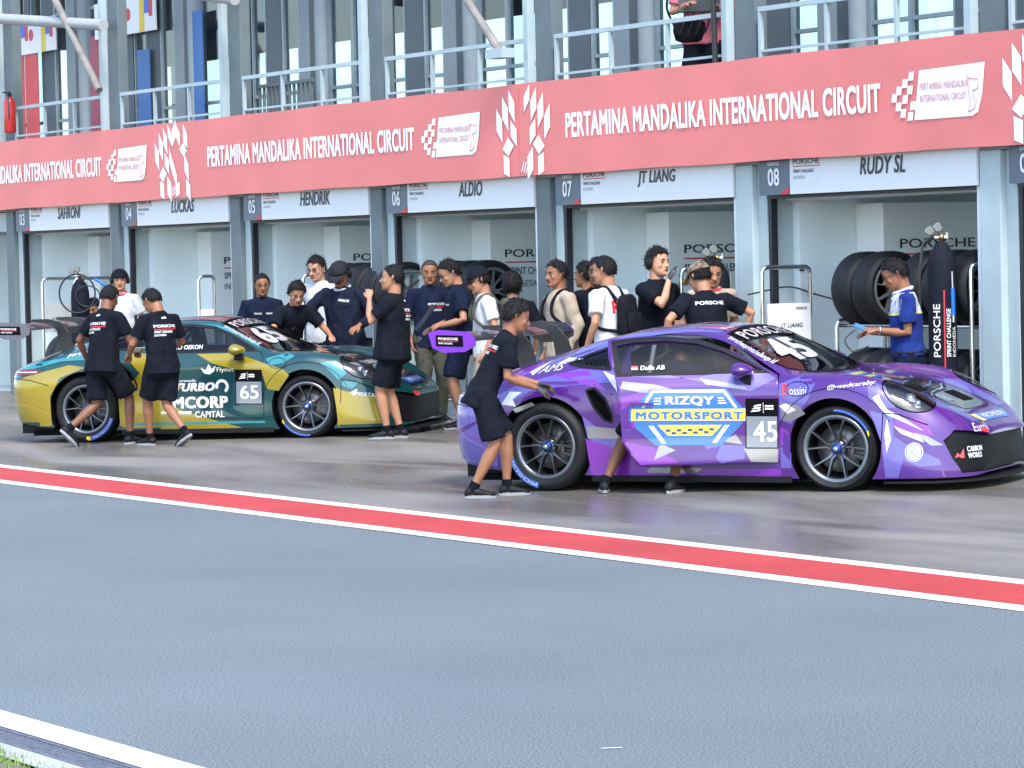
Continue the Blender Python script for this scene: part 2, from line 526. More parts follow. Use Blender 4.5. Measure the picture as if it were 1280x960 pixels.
# posters and pennants hanging in the left windows
def poster(x, y, z0, z1, w, col, name, label, cat, nm):
    o = MB().box(x, x + w, y, y + 0.012, z0, z1).build(name, mat(nm, col, 0.5, vary=0.06), None)
    return tag(o, label, cat)
p = poster(-21.55, 0.93, 3.3, 5.15, 0.85, (0.62, 0.05, 0.06), 'window_poster', 'tall red poster with white vertical lettering in the leftmost window', 'poster', 'red poster')
text_on('lettering', 'MOTUL', (-21.22, 0.925, 4.0), (0, 0, 1), (-1, 0, 0), 0.95, 0.26, mat('white print', (0.8, 0.8, 0.8), 0.5), p, bold=0.02)
poster(-20.65, 0.93, 3.3, 5.2, 0.5, (0.55, 0.04, 0.05), 'window_poster', 'narrow red poster right of the lettered red one', 'poster', 'red poster')
poster(-14.82, 0.93, 3.3, 5.3, 0.42, (0.035, 0.13, 0.36), 'window_poster', 'bright blue poster in window beside the third balcony post', 'poster', 'blue poster')
poster(-16.55, 0.93, 3.3, 4.9, 0.42, (0.03, 0.12, 0.32), 'window_poster', 'blue poster in window of the second bay from the left', 'poster', 'blue poster')
poster(-18.20, 0.93, 3.3, 5.2, 0.7, (0.30, 0.05, 0.09), 'window_poster', 'dull maroon poster behind glass in second bay', 'poster', 'maroon poster')
for j, (xx, n, zz, where) in enumerate(((-21.5, 3, 5.10, 'the leftmost window'), (-17.95, 3, 5.14, 'the second bay'))):
    root = empty('pennant_board', (xx, 0.91, zz), label='white board with coloured squares above ' + where, cat='board')
    MB().box(0, 2.1, 0, 0.02, 0, 0.5).build('backing', mat('white print', (0.8, 0.8, 0.8), 0.5), root)
    for q in range(2):
        MB().box(0.62 + q * 0.95, 0.78 + q * 0.95, -0.006, -0.002, 0.01, 0.49).build('yellow_patch', mat('yellow print', (0.75, 0.55, 0.03), 0.5), root)
        MB().box(0.79 + q * 0.95, 0.93 + q * 0.95, -0.006, -0.002, 0.25, 0.49).build('blue_patch', mat('blue print', (0.05, 0.15, 0.6), 0.5), root)
        MB().box(0.94 + q * 0.95, 1.05 + q * 0.95, -0.006, -0.002, 0.2, 0.42).build('red_patch', mat('red print', (0.6, 0.05, 0.05), 0.5), root)
        MB().lathe([(0.0, 0), (0.09, 0)], 14, Matrix.Translation((0.32 + q * 0.95 * 0.9, -0.004, 0.27)) @ Matrix.Rotation(R(90), 4, 'X')).build('round_logo', mat('red print', (0.6, 0.05, 0.05), 0.5), root)
# roof struts of the stand in front of the left bays
M_strut = mat('white strut', (0.36, 0.37, 0.37), 0.4, vary=0.05)
o = MB().tube([(-20.5, -0.25, 5.65), (-14.95, -0.25, 5.12)], 0.075, 12).build('roof_strut', M_strut); tag(o, 'thick white tube strut at the top left corner', 'strut')
o = MB().tube([(-16.6, -0.3, 5.7), (-15.02, -0.3, 4.26)], 0.05, 10).build('roof_strut', mat('rusty strut', (0.22, 0.205, 0.19), 0.6, vary=0.2)); tag(o, 'thin grey diagonal strut below the thick white tube', 'strut')
o = MB().tube([(-12.9, -0.25, 5.42), (-10.9, -0.25, 5.14)], 0.07, 12).build('roof_strut', M_strut); tag(o, 'short white tube above the second railing', 'strut')
o = MB().tube([(-5.6, -0.3, 5.2), (-5.15, -0.3, 4.75), (-4.35, -0.3, 4.06)], 0.045, 10).build('roof_strut', mat('rusty strut', (0.22, 0.205, 0.19), 0.6, vary=0.2)); tag(o, 'grey diagonal strut meeting the rail above the banner joint', 'strut')
bpart('strut_bracket', MB().box(-4.6, -4.25, -0.36, -0.2, 4.02, 4.12), M_rail)

# railings, one per bay
names = ['far left', 'second from left', 'third from left', 'fourth from left', 'fifth from left', 'sixth, behind the photographer', 'rightmost long', 'right edge']
for i, k in enumerate(range(-6, 2)):
    x = k * PITCH
    root = empty('balcony_railing', (x, 0.0, 3.2), label='pale steel balcony railing of two bars above the red banner, %s' % names[i], cat='railing', group='balcony railings')
    MB().box(0.0, 3.2, -0.02, 0.025, 0.985, 1.03).build('top_rail', M_rail, root)
    MB().box(0.002, 3.198, -0.012, 0.017, 0.60, 0.625).build('mid_rail', M_rail, root)
    for px in (0.0, 1.07, 2.13, 3.16):
        MB().box(px, px + 0.04, -0.018, 0.022, 0.0, 0.98).build('post', M_rail, root)
# low bars on the inner side of the balcony door rail
for i, k in enumerate((-3,)):
    x = k * PITCH
    root = empty('balcony_gate', (x - 0.62, 0.5, 3.2), label='small grey slatted gate behind the third railing', cat='gate')
    MB().box(0, 1.5, 0, 0.04, 0.92, 0.96).build('top_bar', M_colD, root)
    MB().box(0, 1.5, 0, 0.04, 0.3, 0.34).build('bottom_bar', M_colD, root)
    for q in range(13):
        MB().box(q * 0.12, q * 0.12 + 0.03, 0.005, 0.035, 0.342, 0.918).build('slat', M_colD, root)

# ------------------------------------------------------------------ red banners with lettering
M_ban = mat('red banner vinyl', (0.70, 0.185, 0.17), 0.55, vary=0.06, vscale=0.9, bump=0.3, bscale=2.6)
M_bw = mat('white banner print', (0.85, 0.87, 0.87), 0.5, vary=0.02)
M_bp = mat('pink banner print', (0.70, 0.30, 0.33), 0.55)
BY = -0.14
def banner(xa, xb, label):
    n = int((xb - xa) / 0.09); mz = 10
    vs = []; fs = []
    rnd = random.Random(int(xa * 10))
    ph = rnd.uniform(0, 6)
    for j in range(mz + 1):
        for i in range(n + 1):
            t = j / mz; X = xa + (xb - xa) * i / n
            y = 0.003 * math.sin(X * 1.9 + ph) * math.sin(t * 2.6) + 0.0015 * math.sin(X * 5.3 + t * 4) * (1 - t)
            z = 2.772 + (3.742 - 2.772) * t + (0.004 * math.sin(X * 2.7) if j in (0, mz) else 0)
            vs.append((X - xa, y, z - 2.772))
    W = n + 1
    for j in range(mz):
        for i in range(n):
            a = j * W + i
            fs.append((a, a + 1, a + W + 1, a + W))
    N = len(vs)
    vs += [(a, b + 0.02, c) for a, b, c in vs]
    fs += [tuple(N + q for q in reversed(f)) for f in fs]
    for i in range(n):
        a, b = mz * W + i, mz * W + i + 1
        fs.append((a, b, b + N, a + N))
        fs.append((i + 1, i, i + N, i + 1 + N))
    for j in range(mz):
        a, b = j * W + n, (j + 1) * W + n
        fs.append((a, b, b + N, a + N))
        a, b = j * W, (j + 1) * W
        fs.append((b, a, a + N, b + N))
    me = bpy.data.meshes.new('fabric'); me.from_pydata(vs, [], fs)
    for p_ in me.polygons[:2 * n * mz]: p_.use_smooth = True
    me.set_sharp_from_angle(angle=R(40))
    root = empty('banner', (xa, BY, 2.772), label=label, cat='banner', group='red circuit banners')
    mesh_obj('fabric', me, M_ban, root)
    return root
def circuit_print(root, x, xr=99):
    """lettering and plate; x = where the words start, in the banner's own metres"""
    text_on('lettering', 'PERTAMINA MANDALIKA INTERNATIONAL CIRCUIT', (x, -0.0075, 0.365), (1, 0, 0), (0, 0, 1), 5.43, 0.258, M_bw, root, bold=0.04, spacing=1.0)
    px = x + 5.92
    plate = [(0.0, 0.27), (0.08, 0.70), (1.0, 0.72), (0.96, 0.45), (0.9, 0.30), (0.82, 0.27)]
    polys_on('logo_plate', [plate], (px, -0.007, 0.0), (1, 0, 0), (0, 0, 1), M_bw, root)
    ch = []
    for (a, b) in ((-0.08, 0.62), (-0.06, 0.36), (-0.10, 0.50), (-0.17, 0.56), (-0.17, 0.42), (-0.26, 0.5), (-0.27, 0.36), (-0.33, 0.44), (-0.20, 0.30), (-0.10, 0.27)):
        ch.append([(a, b), (a + 0.075, b), (a + 0.09, b + 0.075), (a + 0.015, b + 0.075)])
    polys_on('logo_checks', ch, (px - 0.0, -0.0072, 0.0), (1, 0, 0), (0, 0, 1), M_bw, root)
    text_on('logo_lettering', 'PERTAMINA MANDALIKA', (px + 0.09, -0.010, 0.525), (1, 0, 0), (0, 0, 1), 0.68, 0.062, M_bp, root, bold=0.01)
    text_on('logo_lettering', 'INTERNATIONAL CIRCUIT', (px + 0.09, -0.010, 0.42), (1, 0, 0), (0, 0, 1), 0.65, 0.062, M_bp, root, bold=0.01)
    trk = [(0.76, 0.66), (0.765, 0.60), (0.92, 0.58), (0.90, 0.50), (0.84, 0.49), (0.845, 0.44), (0.89, 0.40), (0.85, 0.33), (0.77, 0.31), (0.79, 0.36), (0.80, 0.42), (0.775, 0.50), (0.79, 0.58), (0.765, 0.6)]
    MB().tube([(px + a, -0.0095, b) for a, b in trk], 0.006, 5).build('track_outline', M_bp, root)
def rhombs(root, x, flip=False, lo=-1, hi=9):
    """the woven pattern of white lozenges"""
    P = []
    f = (lambda a: 1.15 - a) if flip else (lambda a: a)
    def leaf(a, b, h, d):      # slanted tall lozenge
        P.append([(f(a), b), (f(a + 0.12), b + d), (f(a + 0.12), b + d + h), (f(a), b + h)])
    for a, b, h, d in ((0.00, 0.50, 0.24, -0.13), (0.13, 0.62, 0.24, -0.13), (0.27, 0.70, 0.22, -0.13), (0.41, 0.80, 0.16, -0.13), (0.54, 0.66, 0.22, 0.12), (0.66, 0.78, 0.18, -0.13), (0.88, 0.70, 0.24, -0.12),
                       (0.30, 0.42, 0.18, -0.1), (0.14, 0.04, 0.20, -0.04), (0.36, 0.06, 0.24, -0.1), (0.90, 0.34, 0.22, -0.14), (0.62, 0.02, 0.16, 0.03), (0.94, 0.04, 0.20, -0.08)):
        leaf(a, b, h, d)
    P.append([(f(0.12), 0.30), (f(0.24), 0.22), (f(0.36), 0.33), (f(0.24), 0.42)])
    P.append([(f(0.44), 0.66), (f(0.66), 0.30), (f(0.66), 0.12), (f(0.44), 0.46)])
    P.append([(f(0.76), 0.62), (f(0.88), 0.52), (f(1.0), 0.62), (f(0.88), 0.70)])
    P = [p for p in P if all(lo <= a <= hi for a, b in p)]
    polys_on('lozenge_pattern', P, (x, -0.0073, 0.0), (1, 0, 0), (0, 0, 1), M_bw, root)
    S = []
    for q in range(6):
        a = 0.18 + q * 0.045
        S.append([(f(a + 0.28), 0.02 + q * 0.01), (f(a + 0.30), 0.02 + q * 0.01), (f(a + 0.24), 0.12 + q * 0.012), (f(a + 0.22), 0.12 + q * 0.012)])
    S = [p for p in S if all(lo <= a <= hi for a, b in p)]
    if S: polys_on('stripe_pattern', S, (x, -0.0074, 0.0), (1, 0, 0), (0, 0, 1), M_bw, root)
b1 = banner(-30.0, -4.31, 'long pink red banner left of the joint with white circuit lettering')
rhombs(b1, -13.62 + 30); circuit_print(b1, -12.03 + 30)
circuit_print(b1, -20.80 + 30)
rhombs(b1, -4.76 + 30, False, -1, .44)
b2 = banner(-4.295, 9.0, 'long pink red banner right of the joint with white circuit lettering')
rhombs(b2, -.5, True, .5, 9); circuit_print(b2, -3.34 + 4.295)
rhombs(b2, 3.82 + 4.295); circuit_print(b2, 5.4 + 4.295)

# ------------------------------------------------------------------ name boards over the bays
M_board = mat('white sign board', (0.68, 0.71, 0.73), 0.45, vary=0.02)
M_num = mat('slate sign print', (0.09, 0.12, 0.16), 0.45, vary=0.08)
M_ink = mat('dark ink', (0.03, 0.035, 0.05), 0.5)
M_inkred = mat('red ink', (0.6, 0.02, 0.04), 0.5)
M_w = mat('white print', (0.8, 0.8, 0.8), 0.5)
for k, num, nm, w in ((-5, '03', 'SAHRONI', 0.80), (-4, '04', 'LUCKAS', 0.70), (-3, '05', 'HENDRIK', 0.78), (-2, '06', 'ALDIO', 0.52), (-1, '07', 'JT LIANG', 0.70), (0, '08', 'RUDY SL', 0.68), (1, '09', '', 0)):
    root = empty('garage_sign', (k * PITCH, -0.035, 2.45), label=('white name board numbered %s reading %s over its garage' % (num, nm)) if nm else 'slate number plate of the cut off garage at the right edge', cat='sign', group='garage name boards')
    MB().box(0.50, 3.30, 0, 0.03, 0.0, 0.40).build('board', M_board, root)
    MB().box(0.0, 0.498, -0.004, 0.03, 0.0, 0.40).build('number_plate', M_num, root)
    text_on('number', num, (0.15, -0.008, 0.085), (1, 0, 0), (0, 0, 1), 0.19, 0.165, M_w, root, bold=0.02)
    text_on('lettering', 'GARAGE', (0.15, -0.008, 0.275), (1, 0, 0), (0, 0, 1), 0.19, 0.035, M_w, root, bold=0.02)
    polys_on('red_corner', [[(0.34, 0.002), (0.49, 0.002), (0.49, 0.07)]], (0, -0.008, 0), (1, 0, 0), (0, 0, 1), M_inkred, root)
    text_on('lettering', 'PORSCHE', (0.56, -0.004, 0.275), (1, 0, 0), (0, 0, 1), 0.42, 0.05, M_ink, root, bold=0.012)
    polys_on('red_rule', [[(0.56, 0.252), (0.99, 0.252), (0.99, 0.261), (0.56, 0.261)]], (0, -0.004, 0), (1, 0, 0), (0, 0, 1), M_inkred, root)
    text_on('lettering', 'SPRINT CHALLENGE', (0.56, -0.004, 0.195), (1, 0, 0), (0, 0, 1), 0.33, 0.032, M_ink, root, bold=0.012)
    text_on('lettering', 'INDONESIA', (0.56, -0.004, 0.14), (1, 0, 0), (0, 0, 1), 0.19, 0.03, mat('grey ink', (0.3, 0.33, 0.36), 0.5), root)
    if nm:
        text_on('name_lettering', nm, (1.95 - w / 2, -0.004, 0.145), (1, 0, 0), (0, 0, 1), w, 0.16, M_ink, root, bold=0.03, shear=0.18)
# boards standing along the partition inside each bay
NM = {'03': 'SAHRONI', '04': 'LUCKAS', '05': 'HENDRIK', '06': 'ALDIO', '07': 'JT LIANG', '08': 'RUDY SL', '09': 'cut off'}
for k, num in ((-5, '03'), (-4, '04'), (-3, '05'), (-2, '06'), (-1, '07'), (0, '08'), (1, '09')):
    root = empty('display_wall', (k * PITCH + 0.105, 1.0, GZ), label='white display wall with dark lettering inside the %s garage' % NM[num], cat='display wall', group='display walls in the garages')
    MB().box(0.0, 0.44, 0.0, 2.6, 0.005, 2.235, bev=0.01).build('panel', M_panel, root)
    U, V = (0, 1, 0), (0, 0, 1)
    text_on('lettering', 'PORSCHE', (0.444, 0.19, 1.80), U, V, 0.9, 0.09, M_ink, root, bold=0.012)
    polys_on('red_rule', [[(0.19, 1.735), (1.30, 1.735), (1.30, 1.75), (0.19, 1.75)]], (0.444, 0, 0), U, V, M_inkred, root)
    text_on('lettering', 'SPRINT CHALLENGE', (0.444, 0.19, 1.60), U, V, 0.78, 0.085, M_ink, root, bold=0.015)
    text_on('lettering', 'INDONESIA', (0.444, 0.19, 1.46), U, V, 0.42, 0.075, M_ink, root, bold=0.0)
o = MB().box(0.10, 0.118, 0.335, 0.385, 1.73, 1.78).build('wall_socket', M_black); tag(o, 'tiny black socket on the pale wall of garage 08', 'socket')
o.location = (0, 0, 0)

fe = empty('fire_extinguisher', (-18.72, -.10, 3.86), 0, 'red fire extinguisher hung on the far left balcony column', 'fire extinguisher')
MB().lathe([(0, 0), (.075, 0), (.085, .02), (.085, .42), (.06, .48), (.03, .51), (0, .51)], 20).build('tank', mat('extinguisher red', (0.42, 0.02, 0.02), 0.35, coat=.3), fe)
MB().box(-.02, .02, -.03, .03, .51, .56).box(-.015, .015, -.10, .02, .562, .58).build('valve', M_black, fe)
MB().tube([(0, -.03, .54), (.09, -.05, .50), (.10, -.05, .2)], .012, 7).build('hose', M_black, fe)
# ------------------------------------------------------------------ race car builder (car space: x forward, y left, z up)
ST = [
 (-2.15, [(.55,.30),(.64,.38),(.68,.50),(.69,.60),(.66,.70),(.60,.745),(.48,.765),(.34,.775),(.18,.78),(0,.785)]),
 (-2.08, [(.72,.24),(.78,.34),(.81,.50),(.81,.62),(.77,.735),(.69,.79),(.55,.815),(.38,.825),(.2,.83),(0,.835)]),
 (-1.90, [(.86,.20),(.90,.32),(.925,.50),(.92,.66),(.875,.78),(.78,.845),(.62,.875),(.42,.89),(.22,.895),(0,.90)]),
 (-1.65, [(.93,.17),(.945,.30),(.955,.50),(.95,.69),(.91,.83),(.82,.90),(.66,.945),(.45,.98),(.24,.995),(0,1.0)]),
 (-1.23, [(.95,.15),(.955,.30),(.955,.50),(.95,.70),(.92,.84),(.83,.925),(.69,1.00),(.48,1.08),(.25,1.11),(0,1.12)]),
 (-.90, [(.92,.13),(.925,.28),(.925,.48),(.92,.68),(.895,.83),(.81,.925),(.69,1.05),(.50,1.165),(.26,1.20),(0,1.21)]),
 (-.55, [(.88,.11),(.885,.26),(.875,.46),(.88,.66),(.865,.81),(.79,.92),(.69,1.08),(.535,1.215),(.28,1.255),(0,1.265)]),
 (-.15, [(.87,.10),(.875,.24),(.86,.45),(.865,.64),(.86,.80),(.80,.915),(.70,1.09),(.55,1.235),(.29,1.278),(0,1.286)]),
 (.15, [(.87,.10),(.875,.24),(.86,.45),(.865,.64),(.862,.80),(.805,.91),(.71,1.085),(.565,1.215),(.3,1.255),(0,1.265)]),
 (.45, [(.875,.10),(.88,.24),(.865,.45),(.87,.64),(.868,.79),(.82,.90),(.735,1.03),(.635,1.10),(.33,1.13),(0,1.14)]),
 (.72, [(.885,.10),(.89,.24),(.88,.45),(.885,.65),(.88,.795),(.83,.885),(.76,.945),(.67,.97),(.36,.995),(0,1.005)]),
 (.88, [(.90,.10),(.905,.24),(.90,.45),(.905,.66),(.89,.80),(.84,.885),(.75,.905),(.6,.905),(.36,.915),(0,.92)]),
 (1.05, [(.93,.10),(.94,.24),(.935,.45),(.935,.68),(.91,.82),(.84,.89),(.74,.90),(.56,.87),(.3,.87),(0,.875)]),
 (1.23, [(.95,.10),(.955,.24),(.955,.45),(.95,.68),(.925,.82),(.85,.885),(.74,.895),(.55,.85),(.3,.835),(0,.84)]),
 (1.50, [(.95,.10),(.955,.22),(.95,.42),(.94,.63),(.905,.775),(.83,.85),(.72,.86),(.54,.81),(.3,.79),(0,.79)]),
 (1.75, [(.93,.10),(.935,.20),(.92,.38),(.90,.56),(.86,.69),(.78,.765),(.68,.78),(.52,.735),(.3,.715),(0,.715)]),
 (1.95, [(.89,.10),(.89,.18),(.87,.33),(.84,.48),(.79,.59),(.72,.65),(.63,.665),(.49,.645),(.3,.63),(0,.63)]),
 (2.12, [(.80,.10),(.80,.17),(.77,.29),(.74,.41),(.69,.50),(.63,.545),(.56,.56),(.45,.56),(.28,.555),(0,.555)]),
 (2.24, [(.64,.10),(.64,.16),(.62,.26),(.60,.35),(.57,.42),(.52,.455),(.46,.47),(.37,.478),(.24,.48),(0,.485)]),
 (2.30, [(.48,.12),(.48,.17),(.47,.25),(.45,.32),(.43,.375),(.40,.405),(.36,.42),(.30,.43),(.20,.435),(0,.44)]),
]
def pchip(xs, ys):
    n = len(xs); h = [xs[i + 1] - xs[i] for i in range(n - 1)]; d = [(ys[i + 1] - ys[i]) / h[i] for i in range(n - 1)]
    m = [0.0] * n
    m[0], m[-1] = d[0], d[-1]
    for i in range(1, n - 1):
        if d[i - 1] * d[i] > 0:
            w1, w2 = 2 * h[i] + h[i - 1], h[i] + 2 * h[i - 1]
            m[i] = (w1 + w2) / (w1 / d[i - 1] + w2 / d[i])
    def f(x):
        x = min(max(x, xs[0]), xs[-1]); i = 0
        while i < n - 2 and x > xs[i + 1]: i += 1
        t = (x - xs[i]) / h[i]
        return ((2 * t ** 3 - 3 * t * t + 1) * ys[i] + (t ** 3 - 2 * t * t + t) * h[i] * m[i] + (-2 * t ** 3 + 3 * t * t) * ys[i + 1] + (t ** 3 - t * t) * h[i] * m[i + 1])
    return f
def catmull(P, per):
    out = []
    n = len(P)
    for i in range(n - 1):
        p0 = P[i - 1] if i else (2 * P[0][0] - P[1][0], 2 * P[0][1] - P[1][1])
        p1, p2 = P[i], P[i + 1]
        p3 = P[i + 2] if i + 2 < n else (-P[i][0], P[i][1])
        for k in range(per):
            t = k / per
            out.append(tuple(0.5 * ((2 * p1[a]) + (-p0[a] + p2[a]) * t + (2 * p0[a] - 5 * p1[a] + 4 * p2[a] - p3[a]) * t * t + (-p0[a] + 3 * p1[a] - 3 * p2[a] + p3[a]) * t ** 3) for a in (0, 1)))
    out.append(P[-1])
    return out
def half_grid(nx=132, per=6):
    xs = [s[0] for s in ST]
    W = [pchip(xs, [s[1][i][0] for s in ST]) for i in range(10)]
    Z = [pchip(xs, [s[1][i][1] for s in ST]) for i in range(10)]
    rows = []
    for k in range(nx + 1):
        x = xs[0] + (xs[-1] - xs[0]) * k / nx
        rows.append([(x, -max(w, 0), z) for w, z in catmull([(W[i](x), Z[i](x)) for i in range(10)], per)])
    vs = [v for r in rows for v in r]
    n = len(rows[0])
    fs = []
    for i in range(nx):
        for j in range(n - 1):
            a = i * n + j
            fs.append((a, a + n, a + n + 1, a + 1))
    # closed ends
    for r in (0, nx):
        base = r * n
        c = len(vs)
        vs.append((rows[r][0][0] + (0.012 if r else -0.02), 0, 0.3))
        b0 = len(vs); vs.append((rows[r][0][0], 0, rows[r][0][2]))
        idx = [b0] + [base + j for j in range(n)]
        for j in range(n):
            fs.append((idx[j], idx[j + 1], c) if r else (idx[j + 1], idx[j], c))
    me = bpy.data.meshes.new('half'); me.from_pydata(vs, [], fs)
    bm = bmesh.new(); bm.from_mesh(me); bpy.data.meshes.remove(me)
    bmesh.ops.recalc_face_normals(bm, faces=bm.faces[:])
    # outward = -y at the door
    s = sum((1 if f.normal.y < 0 else -1) for f in bm.faces if abs(f.calc_center_median().x) < .5 and f.calc_center_median().z < .8)
    if s < 0: bmesh.ops.reverse_faces(bm, faces=bm.faces[:])
    for f in bm.faces: f.smooth = True
    return bm

def inpoly(p, poly):
    c = False; n = len(poly); x, y = p
    for i in range(n):
        x1, y1 = poly[i]; x2, y2 = poly[i - 1]
        if (y1 > y) != (y2 > y) and x < (x2 - x1) * (y - y1) / (y2 - y1) + x1: c = not c
    return c
SIDE = (Vector((0, -1, 0)), Vector((1, 0, 0)))
TOP = (Vector((0, 0, 1)), Vector((1, 0, 0)))
FRONT = (Vector((1, 0, 0)), Vector((0, 1, 0)))
def take(bm, fr, poly, filt=None, nmin=0.05):
    """cut the outline poly (in the frame fr) into the skin and lift those faces out as a new bmesh"""
    n, u = fr; v = n.cross(u)
    xs = [p[0] for p in poly]; ys = [p[1] for p in poly]; pad = 0.12
    def ok(f):
        c = f.calc_center_median()
        if f.normal.dot(n) < nmin: return False
        a, b = c.dot(u), c.dot(v)
        if not (min(xs) - pad < a < max(xs) + pad and min(ys) - pad < b < max(ys) + pad): return False
        return filt is None or filt(c)
    for i in range(len(poly)):
        p0, p1 = poly[i - 1], poly[i]
        e = u * (p1[0] - p0[0]) + v * (p1[1] - p0[1])
        if e.length < 1e-6: continue
        pn = n.cross(e).normalized()
        co = u * p0[0] + v * p0[1]
        # keep the cut local to the edge
        mid = (u * ((p0[0] + p1[0]) / 2) + v * ((p0[1] + p1[1]) / 2)); rad = e.length / 2 + 0.06
        fs = [f for f in bm.faces if ok(f) and ((f.calc_center_median() - mid) - n * (f.calc_center_median() - mid).dot(n)).length < rad]
        geom = list({g for f in fs for g in list(f.verts) + list(f.edges)}) + fs
        bmesh.ops.bisect_plane(bm, geom=geom, plane_co=co, plane_no=pn, dist=1e-5)
    sel = [f for f in bm.faces if ok(f) and inpoly((f.calc_center_median().dot(u), f.calc_center_median().dot(v)), poly)]
    nb = bmesh.new(); mp = {}
    for f in sel:
        q = []
        for w in f.verts:
            if w not in mp: mp[w] = nb.verts.new(w.co)
            q.append(mp[w])
        g = nb.faces.new(q); g.smooth = True
    bmesh.ops.delete(bm, geom=sel, context='FACES')
    return nb
def mirrored(bm):
    c = bm.copy()
    for v in c.verts: v.co.y = -v.co.y
    bmesh.ops.reverse_faces(c, faces=c.faces[:])
    return c
def joined(*bms):
    o = bmesh.new()
    for b in bms:
        mp = {v: o.verts.new(v.co) for v in b.verts}
        for f in b.faces:
            try:
                g = o.faces.new([mp[v] for v in f.verts]); g.smooth = f.smooth
            except ValueError: pass
    bmesh.ops.remove_doubles(o, verts=o.verts[:], dist=2e-4)
    return o
def inset(bm, d):
    bm.normal_update()
    for v in bm.verts: v.co -= v.normal * d
    return bm
def solid(bm, t):
    """give a skin thickness t inwards"""
    bm.normal_update()
    vs = list(bm.verts); nv = {v: bm.verts.new(v.co - v.normal * t) for v in vs}
    be = [e for e in bm.edges if e.is_boundary]
    fl = list(bm.faces)
    for f in fl:
        g = bm.faces.new([nv[v] for v in reversed(f.verts)]); g.smooth = True
    for e in be:
        a, b = e.verts
        f = e.link_faces[0]
        lv = list(f.verts); i = lv.index(a)
        if lv[(i + 1) % len(lv)] != b: a, b = b, a
        bm.faces.new([b, a, nv[a], nv[b]])
    return bm
def bm_obj(name, bm, m, parent, shift=None, sharp=None):
    me = bpy.data.meshes.new(name)
    if shift is not None:
        bmesh.ops.translate(bm, verts=bm.verts[:], vec=shift)
    bm.to_mesh(me); bm.free()
    if sharp: me.set_sharp_from_angle(angle=R(sharp))
    return mesh_obj(name, me, m, parent)

class Skin:
    """the whole uncut right half, used to lay vinyl and lettering on the paint"""
    def __init__(s, bm):
        s.bm = bm
        bm.normal_update(); bm.faces.ensure_lookup_table()
        s.t = BVHTree.FromBMesh(bm)
    def hit(s, p, n):
        h = s.t.ray_cast(p + n * 4, -n)
        if h[0] is None: return None, None
        f = s.bm.faces[h[2]]
        from mathutils.interpolate import poly_3d_calc
        w = poly_3d_calc([v.co for v in f.verts], h[0])
        nn = Vector((0, 0, 0))
        for a, v in zip(w, f.verts): nn += v.normal * a
        return h[0], nn.normalized()
def lay(name, skin, fr, vs2, fs2, m, parent, off=0.002, step=0.045, shift=None, mirror=False, keep=None, layers=None):
    """project a flat outline onto the skin along the frame's axis"""
    n, u = fr; v = n.cross(u)
    b = bmesh.new()
    vv = [b.verts.new((x, y, layers[i] * 1e-3 if layers else 0)) for i, (x, y) in enumerate(vs2)]
    for f in fs2:
        try: b.faces.new([vv[i] for i in f])
        except ValueError: pass
    if len(b.faces) == 0: b.free(); return None
    for ax in (0, 1):
        lo = min(p[ax] for p in vs2); hi = max(p[ax] for p in vs2)
        k = int((hi - lo) / step)
        for i in range(1, k + 1):
            c = lo + (hi - lo) * i / (k + 1)
            bmesh.ops.bisect_plane(b, geom=b.verts[:] + b.edges[:] + b.faces[:], plane_co=(c, 0, 0) if ax == 0 else (0, c, 0), plane_no=(1, 0, 0) if ax == 0 else (0, 1, 0), dist=1e-6)
    nor = {}
    dead = []
    for w in b.verts:
        p, q = skin.hit(u * w.co.x + v * w.co.y, n)
        if p is None or q.dot(n) < 0.02 or (keep and not keep(p)):
            dead.append(w); continue
        w.co = p + q * (off + w.co.z * 0.5)
        nor[w] = q
    bmesh.ops.delete(b, geom=dead, context='VERTS')
    if len(b.faces) == 0: b.free(); return None
    b.normal_update()
    for f in b.faces:
        f.smooth = True
        if f.normal.dot(n) < 0: f.normal_flip()
    ns = [nor[w] for w in b.verts]
    if mirror:
        for w in b.verts: w.co.y = -w.co.y
        bmesh.ops.reverse_faces(b, faces=b.faces[:])
        ns = [Vector((q.x, -q.y, q.z)) for q in ns]
    if shift is not None:
        for w in b.verts: w.co += shift
    me = bpy.data.meshes.new(name); b.to_mesh(me); b.free()
    me.normals_split_custom_set_from_vertices([tuple(q) for q in ns])
    return mesh_obj(name, me, m, parent)
def lay_polys(name, skin, fr, polys, m, parent, **k):
    vs = []; fs = []
    for p in polys:
        b = len(vs); vs += list(p); fs.append(tuple(range(b, b + len(p))))
    return lay(name, skin, fr, vs, fs, m, parent, **k)
def lay_text(name, skin, fr, s, x, y, w, h, m, parent, bold=0.02, shear=0.0, rot=0.0, spacing=1.0, off=0.005, **k):
    vs, fs, asp = text_data(s, bold, shear, spacing)
    c, sn = math.cos(rot), math.sin(rot)
    pts = [(x + a * w * c - b_ * h * sn, y + a * w * sn + b_ * h * c) for a, b_ in vs]
    return lay(name, skin, fr, pts, fs, m, parent, off=off, step=0.06, layers=list(text_data.layer), **k)
def ring_polys(cx, cy, r0, r1, a0, a1, n=16):
    out = []
    for i in range(n):
        a = R(a0 + (a1 - a0) * i / n); b = R(a0 + (a1 - a0) * (i + 1) / n)
        out.append([(cx + r0 * math.cos(a), cy + r0 * math.sin(a)), (cx + r1 * math.cos(a), cy + r1 * math.sin(a)), (cx + r1 * math.cos(b), cy + r1 * math.sin(b)), (cx + r0 * math.cos(b), cy + r0 * math.sin(b))])
    return out
